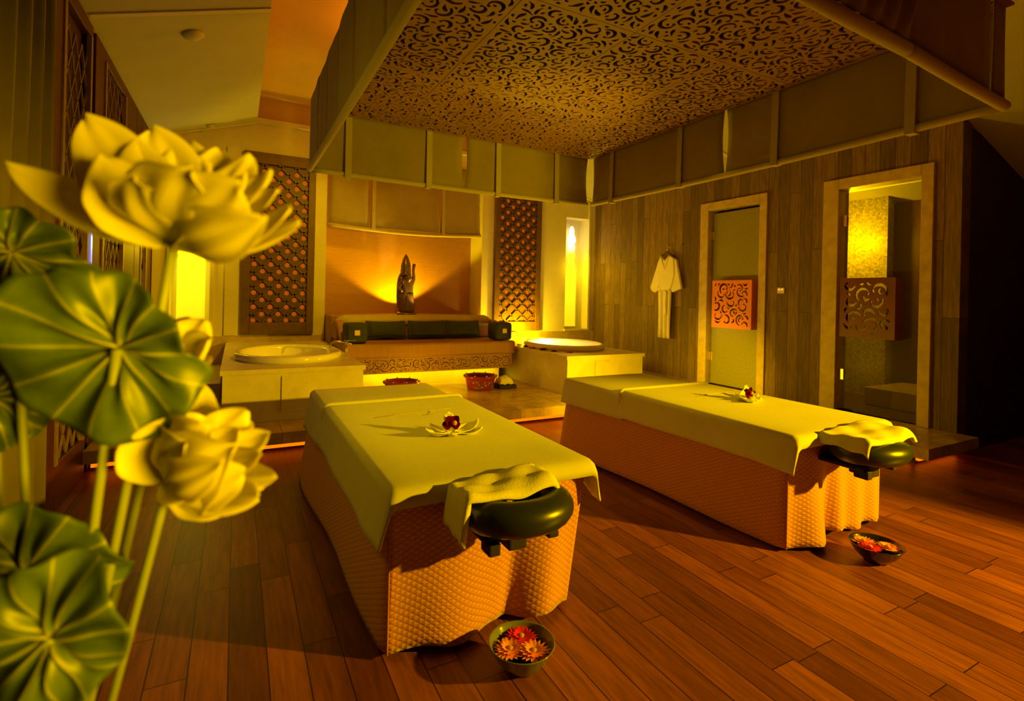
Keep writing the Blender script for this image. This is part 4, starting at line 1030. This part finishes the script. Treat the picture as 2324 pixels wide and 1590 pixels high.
lotus((385,1085),.56,[
 (452,866,.04,160,.03,.3),(525,933,.03,150,.05,.3),(562,930,.01,120,.06,.22),(612,984,.0,95,.08,.2),(628,1080,-.02,85,.08,.18),
 (588,1130,-.03,115,.08,.2),(515,1163,-.02,105,.10,.2),(400,935,-.03,210,.05,.35),(345,975,0,160,-.02,.3),(470,960,-.06,190,.14,.32),
 (530,1010,-.07,180,.16,.3),(555,1070,-.06,150,.14,.25),(470,1115,-.05,150,.14,.25),(500,985,-.0,160,.05,.3),(420,1000,-.06,180,.15,.3),
 (480,905,.05,100,.02,.3),(545,975,-.03,90,.08,.3),(592,1030,-.03,80,.10,.2),(600,1105,.0,70,.06,.2),(560,1150,-.01,75,.08,.2),(430,1130,-.04,90,.12,.2),(575,960,.03,85,.05,.2),(505,1050,-.09,110,.14,.3),(390,905,.03,120,.0,.3)],
 'half-open pale yellow lotus flower turned to the right, below the big round leaf',sep=[(410,1142,-.01,55,.1,.2)])
lotus((375,850),.60,[(430,718,.02,110,-.08,.3),(470,726,.0,120,-.06,.3),(478,770,-.02,120,.0,.3),(465,845,-.03,130,.12,.3),(400,740,.03,110,-.05,.3)],
 'lotus bud mostly hidden behind the big round leaf')
def leaf(c,depth,radii,label,tilt=(0,0),nv_=17,relief=.010,phase=0,cup=.0,stemend=None):
    c3=P(*c,depth); t=thing('lotus_leaf',c3,label,'lotus leaf','lotus leaves in the foreground')
    n=nv_*8; nr=14; k=depth/F
    ex=(cr*math.cos(tilt[0])+fw*math.sin(tilt[0])).normalized(); ey=(cu*math.cos(tilt[1])+fw*math.sin(tilt[1])).normalized(); nn=ex.cross(ey)
    if nn.dot(fw)>0: nn=-nn
    m_=len(radii)
    def Rr(a):
        f_=(a/(2*PI)*m_)%m_; i=int(f_); q=f_-i; q=(1-math.cos(PI*q))/2; return radii[i]*(1-q)+radii[(i+1)%m_]*q
    vs=[];uv=[]
    for j in range(nr+1):
        for i in range(n+1):
            a=2*PI*i/n; r=j/nr; R_=Rr(a)*k*(1+.015*math.sin(a*nv_*1.0))
            vn=a*nv_/(2*PI)+phase; fr=abs((vn%1)-.5)*2   # 1 on vein, 0 between
            h=relief*.5*(1-math.cos(PI*fr))*math.sin(PI*min(1,r*.95+.05))*.8+.010*math.sin(a*3+phase)*r*r+.006*math.sin(a*7+phase*5)*r*r*r+.004*math.sin(a*5+r*6)-cup*(1-r)**2
            p=c3+ex*(r*R_*math.cos(a))+ey*(r*R_*math.sin(a))+nn*h
            vs.append(p); uv.append((vn,r*R_/k/60))
    fs=[(j*(n+1)+i,j*(n+1)+i+1,(j+1)*(n+1)+i+1,(j+1)*(n+1)+i) for j in range(nr) for i in range(n)]
    MB().add(vs,fs,uv).build('leaf_blade',M_LEAF,t,smooth=True,solid=.0015)
    stem(t,c3-nn*.004 if stemend is None else P(*stemend))
    return t
# radii from the right, counter-clockwise (every 22.5 degrees)
leaf((260,795),.50,[150,165,150,160,175,185,215,245,255,258,262,240,215,215,225,215,200,195,150][:18],'big round green lotus leaf with radiating veins in front of the flowers',(.15,-.2),14,.0065,.2,.012)
leaf((30,570),.58,[120,150,120,105,95,100,110,110,110,110,115,120,140,160,165,150],'green lotus leaf at the left edge, above the big round leaf',(.3,-.5),13,.008,.4)
leaf((60,1290),.54,[215,210,190,170,160,155,150,160,170,160,150,150,150,160,170,190],'green lotus leaf at the left edge, upper one of the two below the flowers',(.2,-.35),14,.009,.1)
leaf((105,1455),.46,[185,195,215,215,190,185,190,190,190,190,190,190,180,165,155,165],'large crinkled green lotus leaf in the bottom left corner',(.1,-.15),15,.008,.6,.008)
leaf((-20,900),.60,[110,130,120,110,100,100,100,100,100,100,100,100,120,130,130,120],'green lotus leaf mostly cut off at the left edge, beside the big round leaf',(.3,.2),13,.008,.4)
